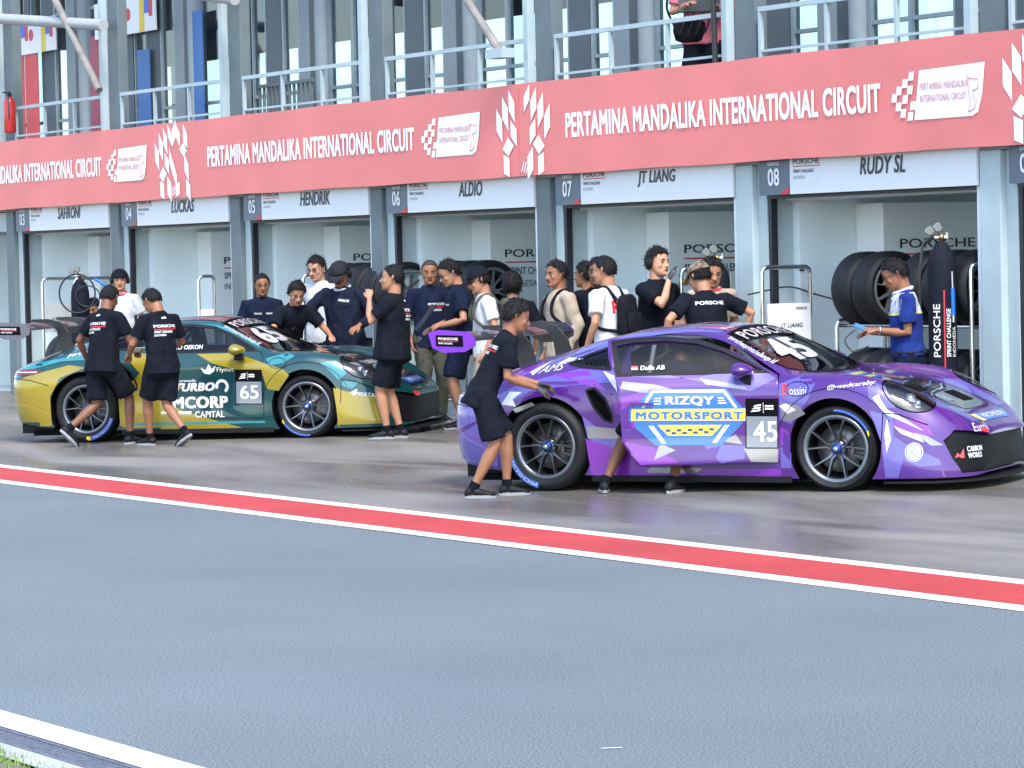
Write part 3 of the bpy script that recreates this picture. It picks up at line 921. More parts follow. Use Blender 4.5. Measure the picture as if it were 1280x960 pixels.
def line_polys(pts, w, closed=False):
    out = []
    P = list(pts) + ([pts[0]] if closed else [])
    for (x0, y0), (x1, y1) in zip(P, P[1:]):
        d = math.hypot(x1 - x0, y1 - y0) or 1
        nx, ny = -(y1 - y0) / d * w / 2, (x1 - x0) / d * w / 2
        out.append([(x0 + nx, y0 + ny), (x0 - nx, y0 - ny), (x1 - nx, y1 - ny), (x1 + nx, y1 + ny)])
    return out
def ell(cx, cy, rx, ry, n=20, rot=0.0):
    return [(cx + rx * math.cos(t) * math.cos(rot) - ry * math.sin(t) * math.sin(rot), cy + rx * math.cos(t) * math.sin(rot) + ry * math.sin(t) * math.cos(rot)) for t in (2 * math.pi * i / n for i in range(n))]

M_rubber = mat('tyre rubber', (0.008, 0.009, 0.011), 0.6, spec=0.3, vary=0.3, vscale=14, bump=0.03)
M_rim = mat('gunmetal rim', (0.13, 0.142, 0.16), 0.28, 0.9)
M_rimlip = mat('machined rim lip', (0.20, 0.215, 0.24), 0.3, 0.9)
M_disc = mat('brake disc', (0.20, 0.19, 0.18), 0.4, 0.8, vary=0.2)
M_cal = mat('brake caliper', (0.10, 0.11, 0.12), 0.4)
M_nut = mat('blue centre nut', (0.012, 0.05, 0.22), 0.25, 0.6)
M_nutc = mat('steel hub tip', (0.55, 0.50, 0.44), 0.3, 0.9)
M_tblue = mat('blue tyre print', (0.02, 0.10, 0.42), 0.5)
M_tyel = mat('yellow tyre print', (0.80, 0.55, 0.02), 0.5)
M_carbon = mat('carbon black', (0.012, 0.013, 0.016), 0.3, vary=0.3, vscale=60, coat=0.5)
M_matt = mat('matt black plastic', (0.006, 0.0065, 0.008), 0.6, spec=0.25, vary=0.2, vscale=20)
M_int = mat('dark cabin', (0.02, 0.021, 0.025), 0.7, vary=0.2, vscale=6)
M_cage = mat('grey roll cage', (0.35, 0.36, 0.38), 0.4)
M_cglass = glass_mat('car glass', (0.40, 0.45, 0.47), 0.01, 1.5)
M_sglass = glass_mat('side window plastic', (0.28, 0.32, 0.34), 0.02, 1.5)
M_lens = glass_mat('headlight lens', (0.75, 0.78, 0.8), 0.01, 1.5)
M_gap = mat('panel gap', (0.003, 0.003, 0.004), 0.8, spec=0.1)
WM = {}
def wheel_meshes(Rt, wd):
    key = (Rt, wd)
    if key in WM: return WM[key]
    rr = 0.260                       # rim lip radius
    X = Matrix.Rotation(R(90), 4, 'X')      # lathe axis z -> -y (outer face towards -y)
    h = wd / 2
    tyre = MB().lathe([(rr - .008, h - .012), (rr + .006, h), (rr + .03, h + .006), ((rr + Rt) / 2, h + .010), (Rt - .035, h + .002), (Rt - .014, h - .014), (Rt - .004, h - .035), (Rt, h - .07), (Rt, -h + .07), (Rt - .004, -h + .035), (Rt - .02, -h + .01), (rr, -h)], 64, X)
    lip = MB().lathe([(rr - .034, h - .030), (rr - .030, h - .010), (rr - .012, h - .002), (rr + .002, h - .003), (rr + .004, h - .012), (rr - .004, h - .03)], 64, X)
    barrel = MB().lathe([(rr - .021, h - .026), (rr - .03, h - .06), (rr - .035, -h + .02)], 48, X)
    sp = MB()
    for k in range(5):
        a = 2 * math.pi * k / 5 + R(90)
        for sgn in (-1, 1):
            # stem near the hub, then a straight branch to the rim
            p = []
            e0 = Vector((.055 * math.cos(a + sgn * .30), 0, .055 * math.sin(a + sgn * .30)))
            e1 = Vector(((rr - .012) * math.cos(a + sgn * .314), 0, (rr - .012) * math.sin(a + sgn * .314)))
            e0 = Vector((.085 * math.cos(a), 0, .085 * math.sin(a))) + Vector((-math.sin(a), 0, math.cos(a))) * sgn * .012
            p.append((Vector((.045 * math.cos(a), 0, .045 * math.sin(a))) + Vector((-math.sin(a), 0, math.cos(a))) * sgn * .014, .05, .020))
            for t, dep, wid in ((0, .036, .016), (.35, .022, .0095), (.7, .010, .0085), (1, .008, .0105)):
                p.append((e0.lerp(e1, t), dep, wid))
            vs = []; fs = []
            for i, (c, dep, wid) in enumerate(p):
                t = (p[min(i + 1, 4)][0] - p[max(i - 1, 0)][0]).normalized()
                s_ = Vector((-t.z, 0, t.x))
                y1 = -(h - dep); y0 = y1 + .045
                vs += [c + s_ * wid + Vector((0, y0, 0)), c + s_ * wid * .55 + Vector((0, y1, 0)), c - s_ * wid * .55 + Vector((0, y1, 0)), c - s_ * wid + Vector((0, y0, 0))]
                if i:
                    o_ = (i - 1) * 4
                    for q in range(4):
                        fs.append((o_ + q, o_ + (q + 1) % 4, o_ + 4 + (q + 1) % 4, o_ + 4 + q))
            sp.add(vs, fs)
    sp.lathe([(0.0, h - .05), (.06, h - .05), (.066, h - .06), (.07, h - .10), (0, h - .10)], 24, X)
    nut = MB().lathe([(.020, h - .012), (.034, h - .014), (.040, h - .022), (.042, h - .05)], 20, X)
    tip = MB().lathe([(0, h + .006), (.016, h + .004), (.020, h - .004), (.020, h - .03)], 16, X)
    disc = MB().lathe([(.075, h - .13), (.185, h - .13), (.185, h - .16), (.075, h - .16)], 40, X).lathe([(0.0, h - .12), (.08, h - .12), (.085, h - .14)], 24, X)
    cal = MB()
    for q in range(7):
        a = R(-22 + q * 9)
        cal.box(.115, .205, -.035, .035, -.018, .018, Matrix.Rotation(-a, 4, 'Y') @ Matrix.Translation((0, -(h - .145), 0)))
    back = MB().lathe([(0, h - .20), (rr - .035, h - .20)], 32, X)
    WM[key] = dict(tyre=tyre.mesh('tyre'), rim=lip.mesh('rim'), barrel=barrel.mesh('barrel'), spokes=sp.mesh('spokes'), nut=nut.mesh('hub_nut'), tip=tip.mesh('hub_tip'), disc=disc.mesh('brake_disc'), cal=cal.mesh('caliper'), back=back.mesh('back'), h=h)
    return WM[key]
def tyre_print(Rt, wd, ang, parent):
    """MICHELIN on a blue band, letters bent round the sidewall, plus the yellow figure"""
    h = wd / 2 + .0125; rr = .260; r0, r1 = rr + .028, Rt - .022
    if r1 - r0 > .05: r0 = r1 - .05
    def P(a, r_): return (r_ * math.cos(a), -h, r_ * math.sin(a))
    span = R(62)
    mb = MB(); N = 18
    for i in range(N):
        a, b = ang + span * i / N, ang + span * (i + 1) / N
        mb.add([P(a, r0), P(b, r0), P(b, r1), P(a, r1)], [(0, 1, 2, 3)])
    mb.build('tyre_band', M_tblue, parent)
    h += .002
    mb = MB()
    vs, fs, asp = text_data('MICHELIN', 0.03, 0, 1.05)
    c0 = ang + span * .96; c1 = ang + span * .08
    mb.add([P(c0 + (c1 - c0) * x, r0 + .010 + (r1 - r0 - .02) * y) for x, y in vs], fs)
    mb.build('tyre_lettering', M_w, parent)
    mb = MB()
    a = ang - R(4)
    mb.add([P(a - R(5), r0), P(a + R(4), r0 + .004), P(a + R(3), r1), P(a - R(2), r1 - .004), P(a - R(6), r1 - .02)], [(0, 1, 2, 3, 4)])
    mb.build('tyre_emblem', M_tyel, parent)
def add_wheel(car, x, side, Rt, wd, yo, steer, spin, prn):
    M = wheel_meshes(Rt, wd)
    w = mesh_obj('wheel', M['barrel'].copy(), M_rim, car)
    w.location = (x, side * -1 * yo if side < 0 else yo, Rt)
    w.location = (x, side * yo, Rt)
    w.rotation_euler = (0, 0, steer + (math.pi if side > 0 else 0))
    for k, m in (('tyre', M_rubber), ('rim', M_rimlip), ('spokes', M_rim), ('nut', M_nut), ('tip', M_nutc), ('disc', M_disc), ('cal', M_cal), ('back', M_gap)):
        o = mesh_obj({'nut': 'hub_nut', 'tip': 'hub_tip', 'disc': 'brake_disc', 'cal': 'caliper', 'back': 'wheel_back'}.get(k, k), M[k], m, w)
        if k in ('spokes',): o.rotation_euler = (0, spin, 0)
    if side < 0 and prn is not None: tyre_print(Rt, wd, prn, w)
    return w
DOOR = [(.755, .90), (.76, .60), (.75, .22), (-.34, .22), (-.46, .40), (-.475, .70), (-.50, .90), (-.56, 1.05), (-.575, 1.205), (-.30, 1.222), (0, 1.21), (.20, 1.165), (.42, 1.085), (.60, .985)]
DWIN = [(.64, .935), (.50, 1.01), (.33, 1.09), (.14, 1.155), (-.10, 1.185), (-.35, 1.182), (-.50, 1.16), (-.46, .945)]
QWIN = [(-.63, .955), (-.60, 1.168), (-.78, 1.125), (-.95, 1.07), (-1.10, 1.01), (-.98, .985)]
def build_car(name, label, loc, yaw, paint, P):
    """P: options and a livery callback; returns the car's root"""
    car = empty(name, loc, 0, label, 'race car')
    car.rotation_mode = 'QUATERNION'
    car.rotation_quaternion = (Matrix.Rotation(math.atan(SLOPE), 3, 'X') @ Matrix.Rotation(yaw, 3, 'Z')).to_quaternion()
    full = half_grid()
    _m = mirrored(full); skin = Skin(joined(full, _m)); _m.free()
    half = full
    # openings shared by both sides
    def circ(cx, cz, r, n=40): return [(cx + r * math.cos(2 * math.pi * i / n), cz + r * math.sin(2 * math.pi * i / n)) for i in range(n)]
    AF, AR = (1.23, .335, .385), (-1.23, .355, .405)
    for a in (AF, AR):
        w = take(half, SIDE, circ(*a), lambda c: c.y < -.55 and c.z < .8); w.free()
    ws = take(half, TOP, [(.965, .01), (.95, -.25), (.88, -.50), (.775, -.685), (.70, -.70), (.45, -.60), (.22, -.525), (.19, -.3), (.185, .01)], lambda c: c.z > .86)
    rw = take(half, TOP, [(-.66, .01), (-.67, -.42), (-1.30, -.36), (-1.36, .01)], lambda c: c.z > .95)
    hn = Vector((.42, -.42, .80)).normalized(); hu = Vector((.62, .30, 0)); hu = (Vector((1, .12, 0)) - hn * Vector((1, .12, 0)).dot(hn)).normalized()
    hv = hn.cross(hu)
    hc = Vector((1.785, -.765, .735))
    HF = (hn, hu)
    hpoly = ell(hc.dot(hu), hc.dot(hv), .215, .150, 26, R(-8))
    hl = take(half, HF, hpoly, lambda c: c.x > 1.4 and c.y < -.45)
    qw = take(half, SIDE, QWIN, lambda c: c.y < -.4)
    duct = take(half, SIDE, [(-.87, .80), (-.80, .82), (-.71, .73), (-.655, .60), (-.66, .545), (-.72, .565), (-.80, .66)], lambda c: c.y < -.7)
    intake = take(half, FRONT, [(-.78, .235), (-.80, .38), (-.72, .455), (-.60, .44), (-.40, .40), (.01, .40), (.01, .13), (-.74, .13)], lambda c: c.x > 1.7 and c.z < .5, nmin=-.2)
    lefthalf = mirrored(half)
    # the left side keeps its door shut: only the pane is cut there
    lw = mirrored(lefthalf); lwin = take(lw, SIDE, DWIN, lambda c: c.y < -.4); lefthalf.free(); lefthalf = mirrored(lw); lw.free()
    door = take(half, SIDE, DOOR, lambda c: c.y < -.4) if P.get('door') else None
    dsrc = door if door is not None else half
    win = take(dsrc, SIDE, DWIN, lambda c: c.y < -.4)
    # arch lips
    for (cx, cz, r), y1 in ((AF, -.60), (AR, -.58)):
        for s in (-1, 1):
            lips = MB()
            ring = []
            for i in range(61):
                a = R(-34 + (180 + 68) * i / 60)
                px, pz = cx + r * math.cos(a), cz + r * math.sin(a)
                if pz < .10: continue
                h, _n = skin.hit(Vector((px, 0, pz)), SIDE[0])
                if h is None: continue
                ring.append(((px, s * -1 * h.y, pz), (px, s * -1 * y1 * -1 * -1, pz)))
            vs = [q for pr in ring for q in pr]
            lips.add(vs, [(2 * i, 2 * i + 1, 2 * i + 3, 2 * i + 2) for i in range(len(ring) - 1)], True)
            lips.build('wheel_arch_liner', M_gap, car)
    body = bm_obj('body', joined(half, lefthalf), paint, car)
    half.free(); lefthalf.free()
    # glass
    bm_obj('windscreen', inset(joined(ws, mirrored(ws)), .003), M_cglass, car)
    bm_obj('rear_window', inset(joined(rw, mirrored(rw)), .003), M_sglass, car)
    bm_obj('quarter_window', inset(qw.copy(), .003), M_sglass, car)
    bm_obj('quarter_window', inset(mirrored(qw), .003), M_sglass, car)
    bm_obj('side_window', inset(mirrored(lwin), .003), M_sglass, car)
    dpar, sh = body, None
    if P.get('door'):
        hinge = Vector((.76, -.87, 0))
        dm = bm_obj('door', solid(door, .045), paint, car, shift=-hinge)
        dm.location = hinge
        dm.rotation_euler = (0, 0, R(P['door']))
        win2 = inset(win.copy(), .012)
        bm_obj('door_window', win2, M_sglass, dm, shift=-hinge)
        dpar, sh = dm, -hinge
    else:
        bm_obj('side_window', inset(win.copy(), .003), M_sglass, car)
    for w in (ws, rw, qw, win, lwin): w.free()
    # headlamps: bowl, twin projectors, clear cover
    for s in (-1, 1):
        c = hl.copy() if s < 0 else mirrored(hl)
        c.normal_update()
        cover = c.copy(); inset(cover, .002)
        lamp = bm_obj('headlight', inset(c, .05), mat('headlight bowl', (0.05, 0.05, 0.06), 0.35, 0.3), car)
        me2 = bpy.data.meshes.new('lens'); cover.to_mesh(me2); cover.free(); mesh_obj('lens', me2, M_lens, lamp)
        for q, (a, b, r_) in enumerate(((.02, .015, .052), (.085, -.03, .035))):
            p0 = hc + hu * a + hv * b - hn * .055
            if s > 0: p0 = Vector((p0.x, -p0.y, p0.z))
            nn = hn if s < 0 else Vector((hn.x, -hn.y, hn.z))
            Q = Matrix.Translation(p0) @ nn.to_track_quat('Z', 'Y').to_matrix().to_4x4()
            MB().lathe([(0, .042), (r_ * .5, .038), (r_ * .8, .024), (r_, .0), (r_ * 1.12, -.002), (r_ * 1.12, -.012)], 20, Q).build('projector', mat('projector chrome', (0.5, 0.5, 0.52), 0.12, 0.9), lamp)
        lp = []
        for i in range(40):
            t = 2 * math.pi * i / 40
            x_, y_ = ell(hc.dot(hu), hc.dot(hv), .217, .152, 40, R(-8))[i]
            h, n_ = skin.hit(hu * x_ + hv * y_, hn)
            if h is not None: lp.append((h.x, h.y if s < 0 else -h.y, h.z))
        MB().tube(lp, .0055, 6, closed=True).build('headlight_rim', M_gap, lamp)
    # ducts and intakes: recessed black surfaces
    for s in (-1, 1):
        c = duct.copy() if s < 0 else mirrored(duct)
        bm_obj('side_duct', inset(c, .05), M_gap, car)
    outl = [(-.87, .80), (-.80, .82), (-.71, .73), (-.655, .60), (-.66, .545), (-.72, .565), (-.80, .66)]
    lay_polys('duct_edge', skin, SIDE, line_polys(outl, .018, True), M_matt, body, off=.004)
    bm_obj('front_intake', inset(joined(intake, mirrored(intake)), .03), mat('intake mesh', (0.004, 0.004, 0.005), 0.5, vary=0.6, vscale=90, spec=0.2), car)
    hl.free(); duct.free(); intake.free()
    # window surrounds (black bands) and gaps
    lay_polys('quarter_frame', skin, SIDE, line_polys(QWIN, .022, True), M_matt, body, off=.003)
    for q in range(6):
        x0 = -.70 - q * .045
        lay_polys('quarter_louvre', skin, SIDE, [[(x0, .985 + q * .004), (x0 - .02, .985 + q * .004), (x0 - .06, 1.03 + q * .003), (x0 - .035, 1.03 + q * .003)]], M_gap, body, off=.004)
    outer = [(.70, .915), (.53, 1.015), (.36, 1.105), (.17, 1.178), (-.10, 1.212), (-.36, 1.21), (-.545, 1.19), (-.50, .92)]
    fr = []
    for i in range(len(DWIN)):
        j = (i + 1) % len(DWIN)
        fr.append([DWIN[i], DWIN[j], outer[j], outer[i]])
    lay_polys('window_frame', skin, SIDE, fr, M_matt, dpar, off=.003, shift=sh)
    lay_polys('screen_edge', skin, TOP, line_polys([(.98, 0), (.965, -.25), (.895, -.51), (.785, -.70), (.70, -.715), (.45, -.615), (.21, -.535)], .03), M_gap, body, off=.002)
    lay_polys('screen_edge', skin, TOP, line_polys([(.98, 0), (.965, -.25), (.895, -.51), (.785, -.70)], .03), M_gap, body, off=.002, mirror=True)
    if not P.get('door'):
        lay_polys('door_gap', skin, SIDE, line_polys([(.70, .92), (.755, .86), (.76, .60), (.75, .22), (-.34, .22), (-.46, .40), (-.475, .70), (-.50, .92)], .007), M_gap, body, off=.0015)
    lay_polys('bumper_gap', skin, SIDE, line_polys([(1.615, .36), (1.63, .60), (1.75, .585), (1.95, .50)], .006), M_gap, body, off=.0075)
    lay_polys('arch_gap', skin, SIDE, line_polys([(1.23 + .50 * math.cos(R(a)), .335 + .46 * math.sin(R(a))) for a in range(25, 166, 10)], .004), M_gap, body, off=.0075)
    lay_polys('filler_gap', skin, SIDE, line_polys(ell(.93, .79, .10, .055, 22), .004, True), M_gap, body, off=.0085)
    lay_polys('bumper_gap', skin, SIDE, line_polys([(-1.63, .62), (-1.85, .68), (-2.1, .70)], .006), M_gap, body, off=.0075)
    lay_polys('bonnet_gap', skin, TOP, line_polys([(1.0, -.62), (1.3, -.60), (1.6, -.56), (1.9, -.50), (2.12, -.40)], .007), M_gap, body, off=.0075)
    # tail lamp
    lay_polys('tail_light', skin, SIDE, [[(-1.72, .765), (-1.80, .80), (-2.14, .775), (-2.14, .735), (-1.82, .735)]], mat('tail lamp', (0.14, 0.02, 0.03), 0.2, coat=0.6), body, off=.006)
    lay_polys('tail_light_bar', skin, SIDE, [[(-1.76, .768), (-2.12, .765), (-2.12, .755), (-1.78, .755)]], mat('tail lamp white', (0.6, 0.5, 0.5), 0.2, coat=0.6), body, off=.008)
    # splitter, skirts, diffuser, floor
    nose = [(1.62, -.93), (1.80, -.935), (1.98, -.895), (2.14, -.81), (2.26, -.67), (2.345, -.45), (2.37, 0)]
    pl = nose + [(x, -y) for x, y in reversed(nose[:-1])]
    mb = MB(); n_ = len(pl)
    mb.add([(x, y, .062) for x, y in pl] + [(x, y, .078) for x, y in pl], [tuple(range(n_ - 1, -1, -1)), tuple(range(n_, 2 * n_))] + [(i, (i + 1) % n_, (i + 1) % n_ + n_, i + n_) for i in range(n_)])
    mb.build('splitter', M_matt, car)
    for s in (-1, 1):
        MB().prism([(.86, .068), (.86, .115), (-.84, .125), (-.84, .078)], s * .80, s * .905).build('side_skirt', M_matt, car)
    MB().box(-1.9, 1.62, -.78, .78, .078, .13).build('floor', M_gap, car)
    MB().box(-2.06, -1.65, -.70, .70, .10, .26).build('diffuser', M_matt, car)
    MB().prism([(-1.66, .14), (-1.98, .20), (-2.06, .33), (-1.66, .33)], -.80, .80).build('rear_valance', M_matt, car)
    # cabin
    MB().box(-1.1, .78, -.74, .74, .13, .17).build('cabin_floor', M_int, car)
    MB().prism([(.50, .60), (.42, .72), (.50, .86), (.86, .89), (.86, .60)], -.74, .74).build('dashboard', M_int, car)
    MB().box(-1.08, -1.0, -.70, .70, .16, .92).build('bulkhead', M_int, car)
    MB().box(.80, .84, -.74, .74, .16, .60).build('firewall', M_int, car)
    seat = MB()
    seat.prism([(.10, .20), (.15, .36), (-.28, .32), (-.52, .98), (-.62, 1.0), (-.42, .26), (-.35, .18)], .18, .62)
    seat.prism([(-.38, .55), (-.48, .90), (-.62, .92), (-.45, .5)], .13, .18).prism([(-.38, .55), (-.48, .90), (-.62, .92), (-.45, .5)], .62, .67)
    seat.build('seat', M_int, car)
    MB().tube([(.33, .40 + .165 * math.cos(t), .76 + .13 * math.sin(t)) for t in (2 * math.pi * i / 24 for i in range(24))], .016, 8, closed=True).build('steering_wheel', M_matt, car)
    cage = MB()
    for s in (-1, 1):
        cage.tube(round_path([(.62, s * .70, .25), (.62, s * .69, .88), (.18, s * .52, 1.19), (-.42, s * .52, 1.20), (-1.0, s * .50, .92)], .12), .019, 8)
        cage.tube([(-.42, s * .52, 1.20), (-.42, s * .70, .85), (-.42, s * .70, .2)], .019, 8)
        cage.tube([(-.42, s * .70, .35), (.60, s * .72, .62)], .017, 8).tube([(-.42, s * .70, .62), (.60, s * .72, .33)], .017, 8)
    cage.tube([(-.42, -.52, 1.20), (-.42, .52, 1.20)], .019, 8).tube([(.18, -.52, 1.19), (.18, .52, 1.19)], .019, 8)
    cage.tube([(-.42, -.52, 1.20), (-.98, .5, .35)], .017, 8).tube([(-.42, .52, 1.20), (-.98, -.5, .35)], .017, 8)
    cage.build('roll_cage', M_cage, car)
    # mirrors
    for s in (-1, 1):
        bm = bmesh.new(); bmesh.ops.create_uvsphere(bm, u_segments=20, v_segments=12, radius=1)
        for v in bm.verts:
            x, y, z = v.co
            k = 1.0 - .35 * max(0, x)
            v.co = Vector((.49 + x * .115 * (1 if x > 0 else .55), s * (.985 + y * .11), .945 + z * .062 * k))
        mr = bm_obj('mirror', bm, P['mirror'], car)
        for p in mr.data.polygons: p.use_smooth = True
        MB().prism([(.46, .83), (.56, .83), (.54, .92), (.47, .92)], s * .885, s * .945).build('mirror_foot', M_matt, mr)
    # swan neck wing
    wing_y = .905
    wz = 1.232
    def airfoil(c=.36):
        top = [(-c * t, .035 * math.sin(math.pi * min(1, t * 1.05)) ** .7 + .05 * t) for t in (0, .08, .2, .4, .6, .8, 1)]
        bot = [(-c * t, -.022 * math.sin(math.pi * t) ** .8 + .05 * t - .004) for t in (1, .8, .6, .4, .2, .08)]
        return [(-1.86 + x, wz - .02 + z) for x, z in top + bot]
    MB().prism(airfoil(), -wing_y, wing_y).build('rear_wing', P['wing'], car)
    for s in (-1, 1):
        ep = [(-1.84, 1.17), (-1.835, 1.225), (-1.90, 1.285), (-2.17, 1.305), (-2.26, 1.285), (-2.225, 1.16), (-2.12, 1.12), (-1.93, 1.125)]
        e = MB().prism(ep, s * wing_y, s * (wing_y + .014)).build('wing_endplate', P['endplate'], car)
        MB().prism([(a, c) for a, c in ep], s * (wing_y - .006), s * (wing_y - .002)).build('endplate_lining', M_carbon, e)
        if s < 0:
            y = -wing_y - .018
            polys_on('sticker', [[(-2.19, 1.175), (-1.94, 1.165), (-1.945, 1.255), (-2.19, 1.265)]], (0, y, 0), (1, 0, 0), (0, 0, 1), M_gap, e)
            text_on('sticker_lettering', 'PORSCHE', (-2.165, y - .003, 1.226), (1, 0, -.04), (0, 0, 1), .18, .02, M_w, e, bold=.03)
            polys_on('sticker_rule', [[(-2.165, 1.214), (-1.985, 1.207), (-1.985, 1.213), (-2.165, 1.220)]], (0, y - .003, 0), (1, 0, 0), (0, 0, 1), M_inkred, e)
            text_on('sticker_lettering', 'SPRINT CHALLENGE', (-2.165, y - .003, 1.192), (1, 0, -.04), (0, 0, 1), .13, .014, M_w, e, bold=.03)
        # neck: from the deck up and over the wing
        neck = [(-1.55, .93), (-1.62, 1.16), (-1.72, 1.28), (-1.86, 1.315), (-2.05, 1.315), (-2.05, 1.285), (-1.92, 1.27), (-1.82, 1.245), (-1.76, 1.19), (-1.72, .92)]
        MB().prism(neck, s * .34, s * .36).build('wing_support', P['neck'], car)
    P['livery'](car, body, dpar, skin, sh)
    # wheels
    for s in (-1, 1):
        add_wheel(car, 1.23, s, .328, .29, .79, P['steer'] if s < 0 else P['steer'], P['spin'][0], R(P['prn'][0]))
        add_wheel(car, -1.23, s, .356, .31, .785, 0, P['spin'][1], R(P['prn'][1]))
    skin.bm.free()
    return car
M_purple = mat('purple paint', (0.062, 0.005, 0.165), 0.32, 0.15, coat=1.0)
M_teal = mat('teal paint', (0.0, 0.046, 0.048), 0.32, 0.2, coat=1.0)
M_blackp = mat('black gloss paint', (0.01, 0.01, 0.012), 0.25, coat=1.0)
def paint(name, rgb, metal=0.15, rough=0.3):
    return mat(name, rgb, rough, metal, coat=1.0)
M_lav = paint('lavender vinyl', (0.108, 0.085, 0.36))
M_vio = paint('violet vinyl', (0.17, 0.015, 0.33))
M_deep = paint('deep purple vinyl', (0.06, 0.008, 0.20))
M_sil = paint('silver vinyl', (0.27, 0.26, 0.28), 0.6, 0.22)
M_wv = paint('white vinyl', (0.66, 0.66, 0.70), 0.0)
M_gold = paint('gold vinyl', (0.31, 0.235, 0.012), 0.25)
M_cyan = paint('pale teal vinyl', (0.03, 0.22, 0.24), 0.1)
M_dteal = paint('dark teal vinyl', (0.0, 0.04, 0.055), 0.2)
M_bluev = paint('royal blue vinyl', (0.02, 0.14, 0.62), 0.0)
M_yelv = paint('yellow vinyl', (0.82, 0.68, 0.06), 0.0)
M_navy = paint('navy vinyl', (0.02, 0.04, 0.20), 0.0)
M_gnum = paint('grey number vinyl', (0.17, 0.20, 0.235), 0.0)
M_redv = paint('red vinyl', (0.6, 0.03, 0.03), 0.0)
def number_panel(sk, par, sh, pl, pt, num, nbox):
    lay_polys('number_panel', sk, SIDE, [pl], M_gnum, par, off=.006, shift=sh)
    lay_polys('number_header', sk, SIDE, [pt], M_gap, par, off=.0065, shift=sh)
    lay_polys('number_border', sk, SIDE, line_polys(pl, .008, True), M_gap, par, off=.0075, shift=sh)
    x0, z0, x1, z1 = nbox
    lay_text('number', sk, SIDE, num, x0, z0, x1 - x0, z1 - z0, M_wv, par, bold=.02, off=.009, shift=sh)
    hx, hz = pt[0][0] + .03, (pt[0][1] + pt[2][1]) / 2
    e = []
    for q in range(3):
        e.append([(hx + q * .012, hz - .03 + q * .02), (hx + .07 + q * .006, hz - .025 + q * .02), (hx + .085, hz - .012 + q * .02), (hx + .02 + q * .01, hz - .018 + q * .02)])
    e.append([(hx + .100, hz - .04), (hx + .103, hz - .04), (hx + .103, hz + .04), (hx + .100, hz + .04)])
    for q in range(2):
        e.append([(hx + .115, hz - .014 + q * .02), (hx + .18, hz - .016 + q * .02), (hx + .18, hz - .003 + q * .02), (hx + .115, hz - .001 + q * .02)])
    lay_polys('header_emblem', sk, SIDE, e, M_w, par, off=.009, shift=sh)
def screen_print(sk, body, num, top2):
    lay_polys('sun_strip', sk, TOP, [[(.205, -.50), (.36, -.555), (.385, -.25), (.39, 0), (.385, .25), (.36, .555), (.205, .50)]], M_gap, body, off=.004)
    lay_text('strip_lettering', sk, TOP, 'PORSCHE', .365, -.50, .92, .115, M_wv, body, bold=.012, rot=R(90), spacing=1.15, off=.007)
    lay_text('screen_number', sk, TOP, num, .74, -.50, .62, .31, M_wv, body, bold=.05, shear=.1, rot=R(90), off=.007)
    lay_text('pillar_lettering', sk, SIDE, 'porschesprintchallenge.id', .245, 1.168, .46, .030, M_wv, body, bold=.01, rot=R(-25.5), off=.006)
    if top2: lay_text('roof_lettering', sk, TOP, top2, .175, -.46, .55, .07, M_wv, body, bold=.02, rot=R(90), off=.007)

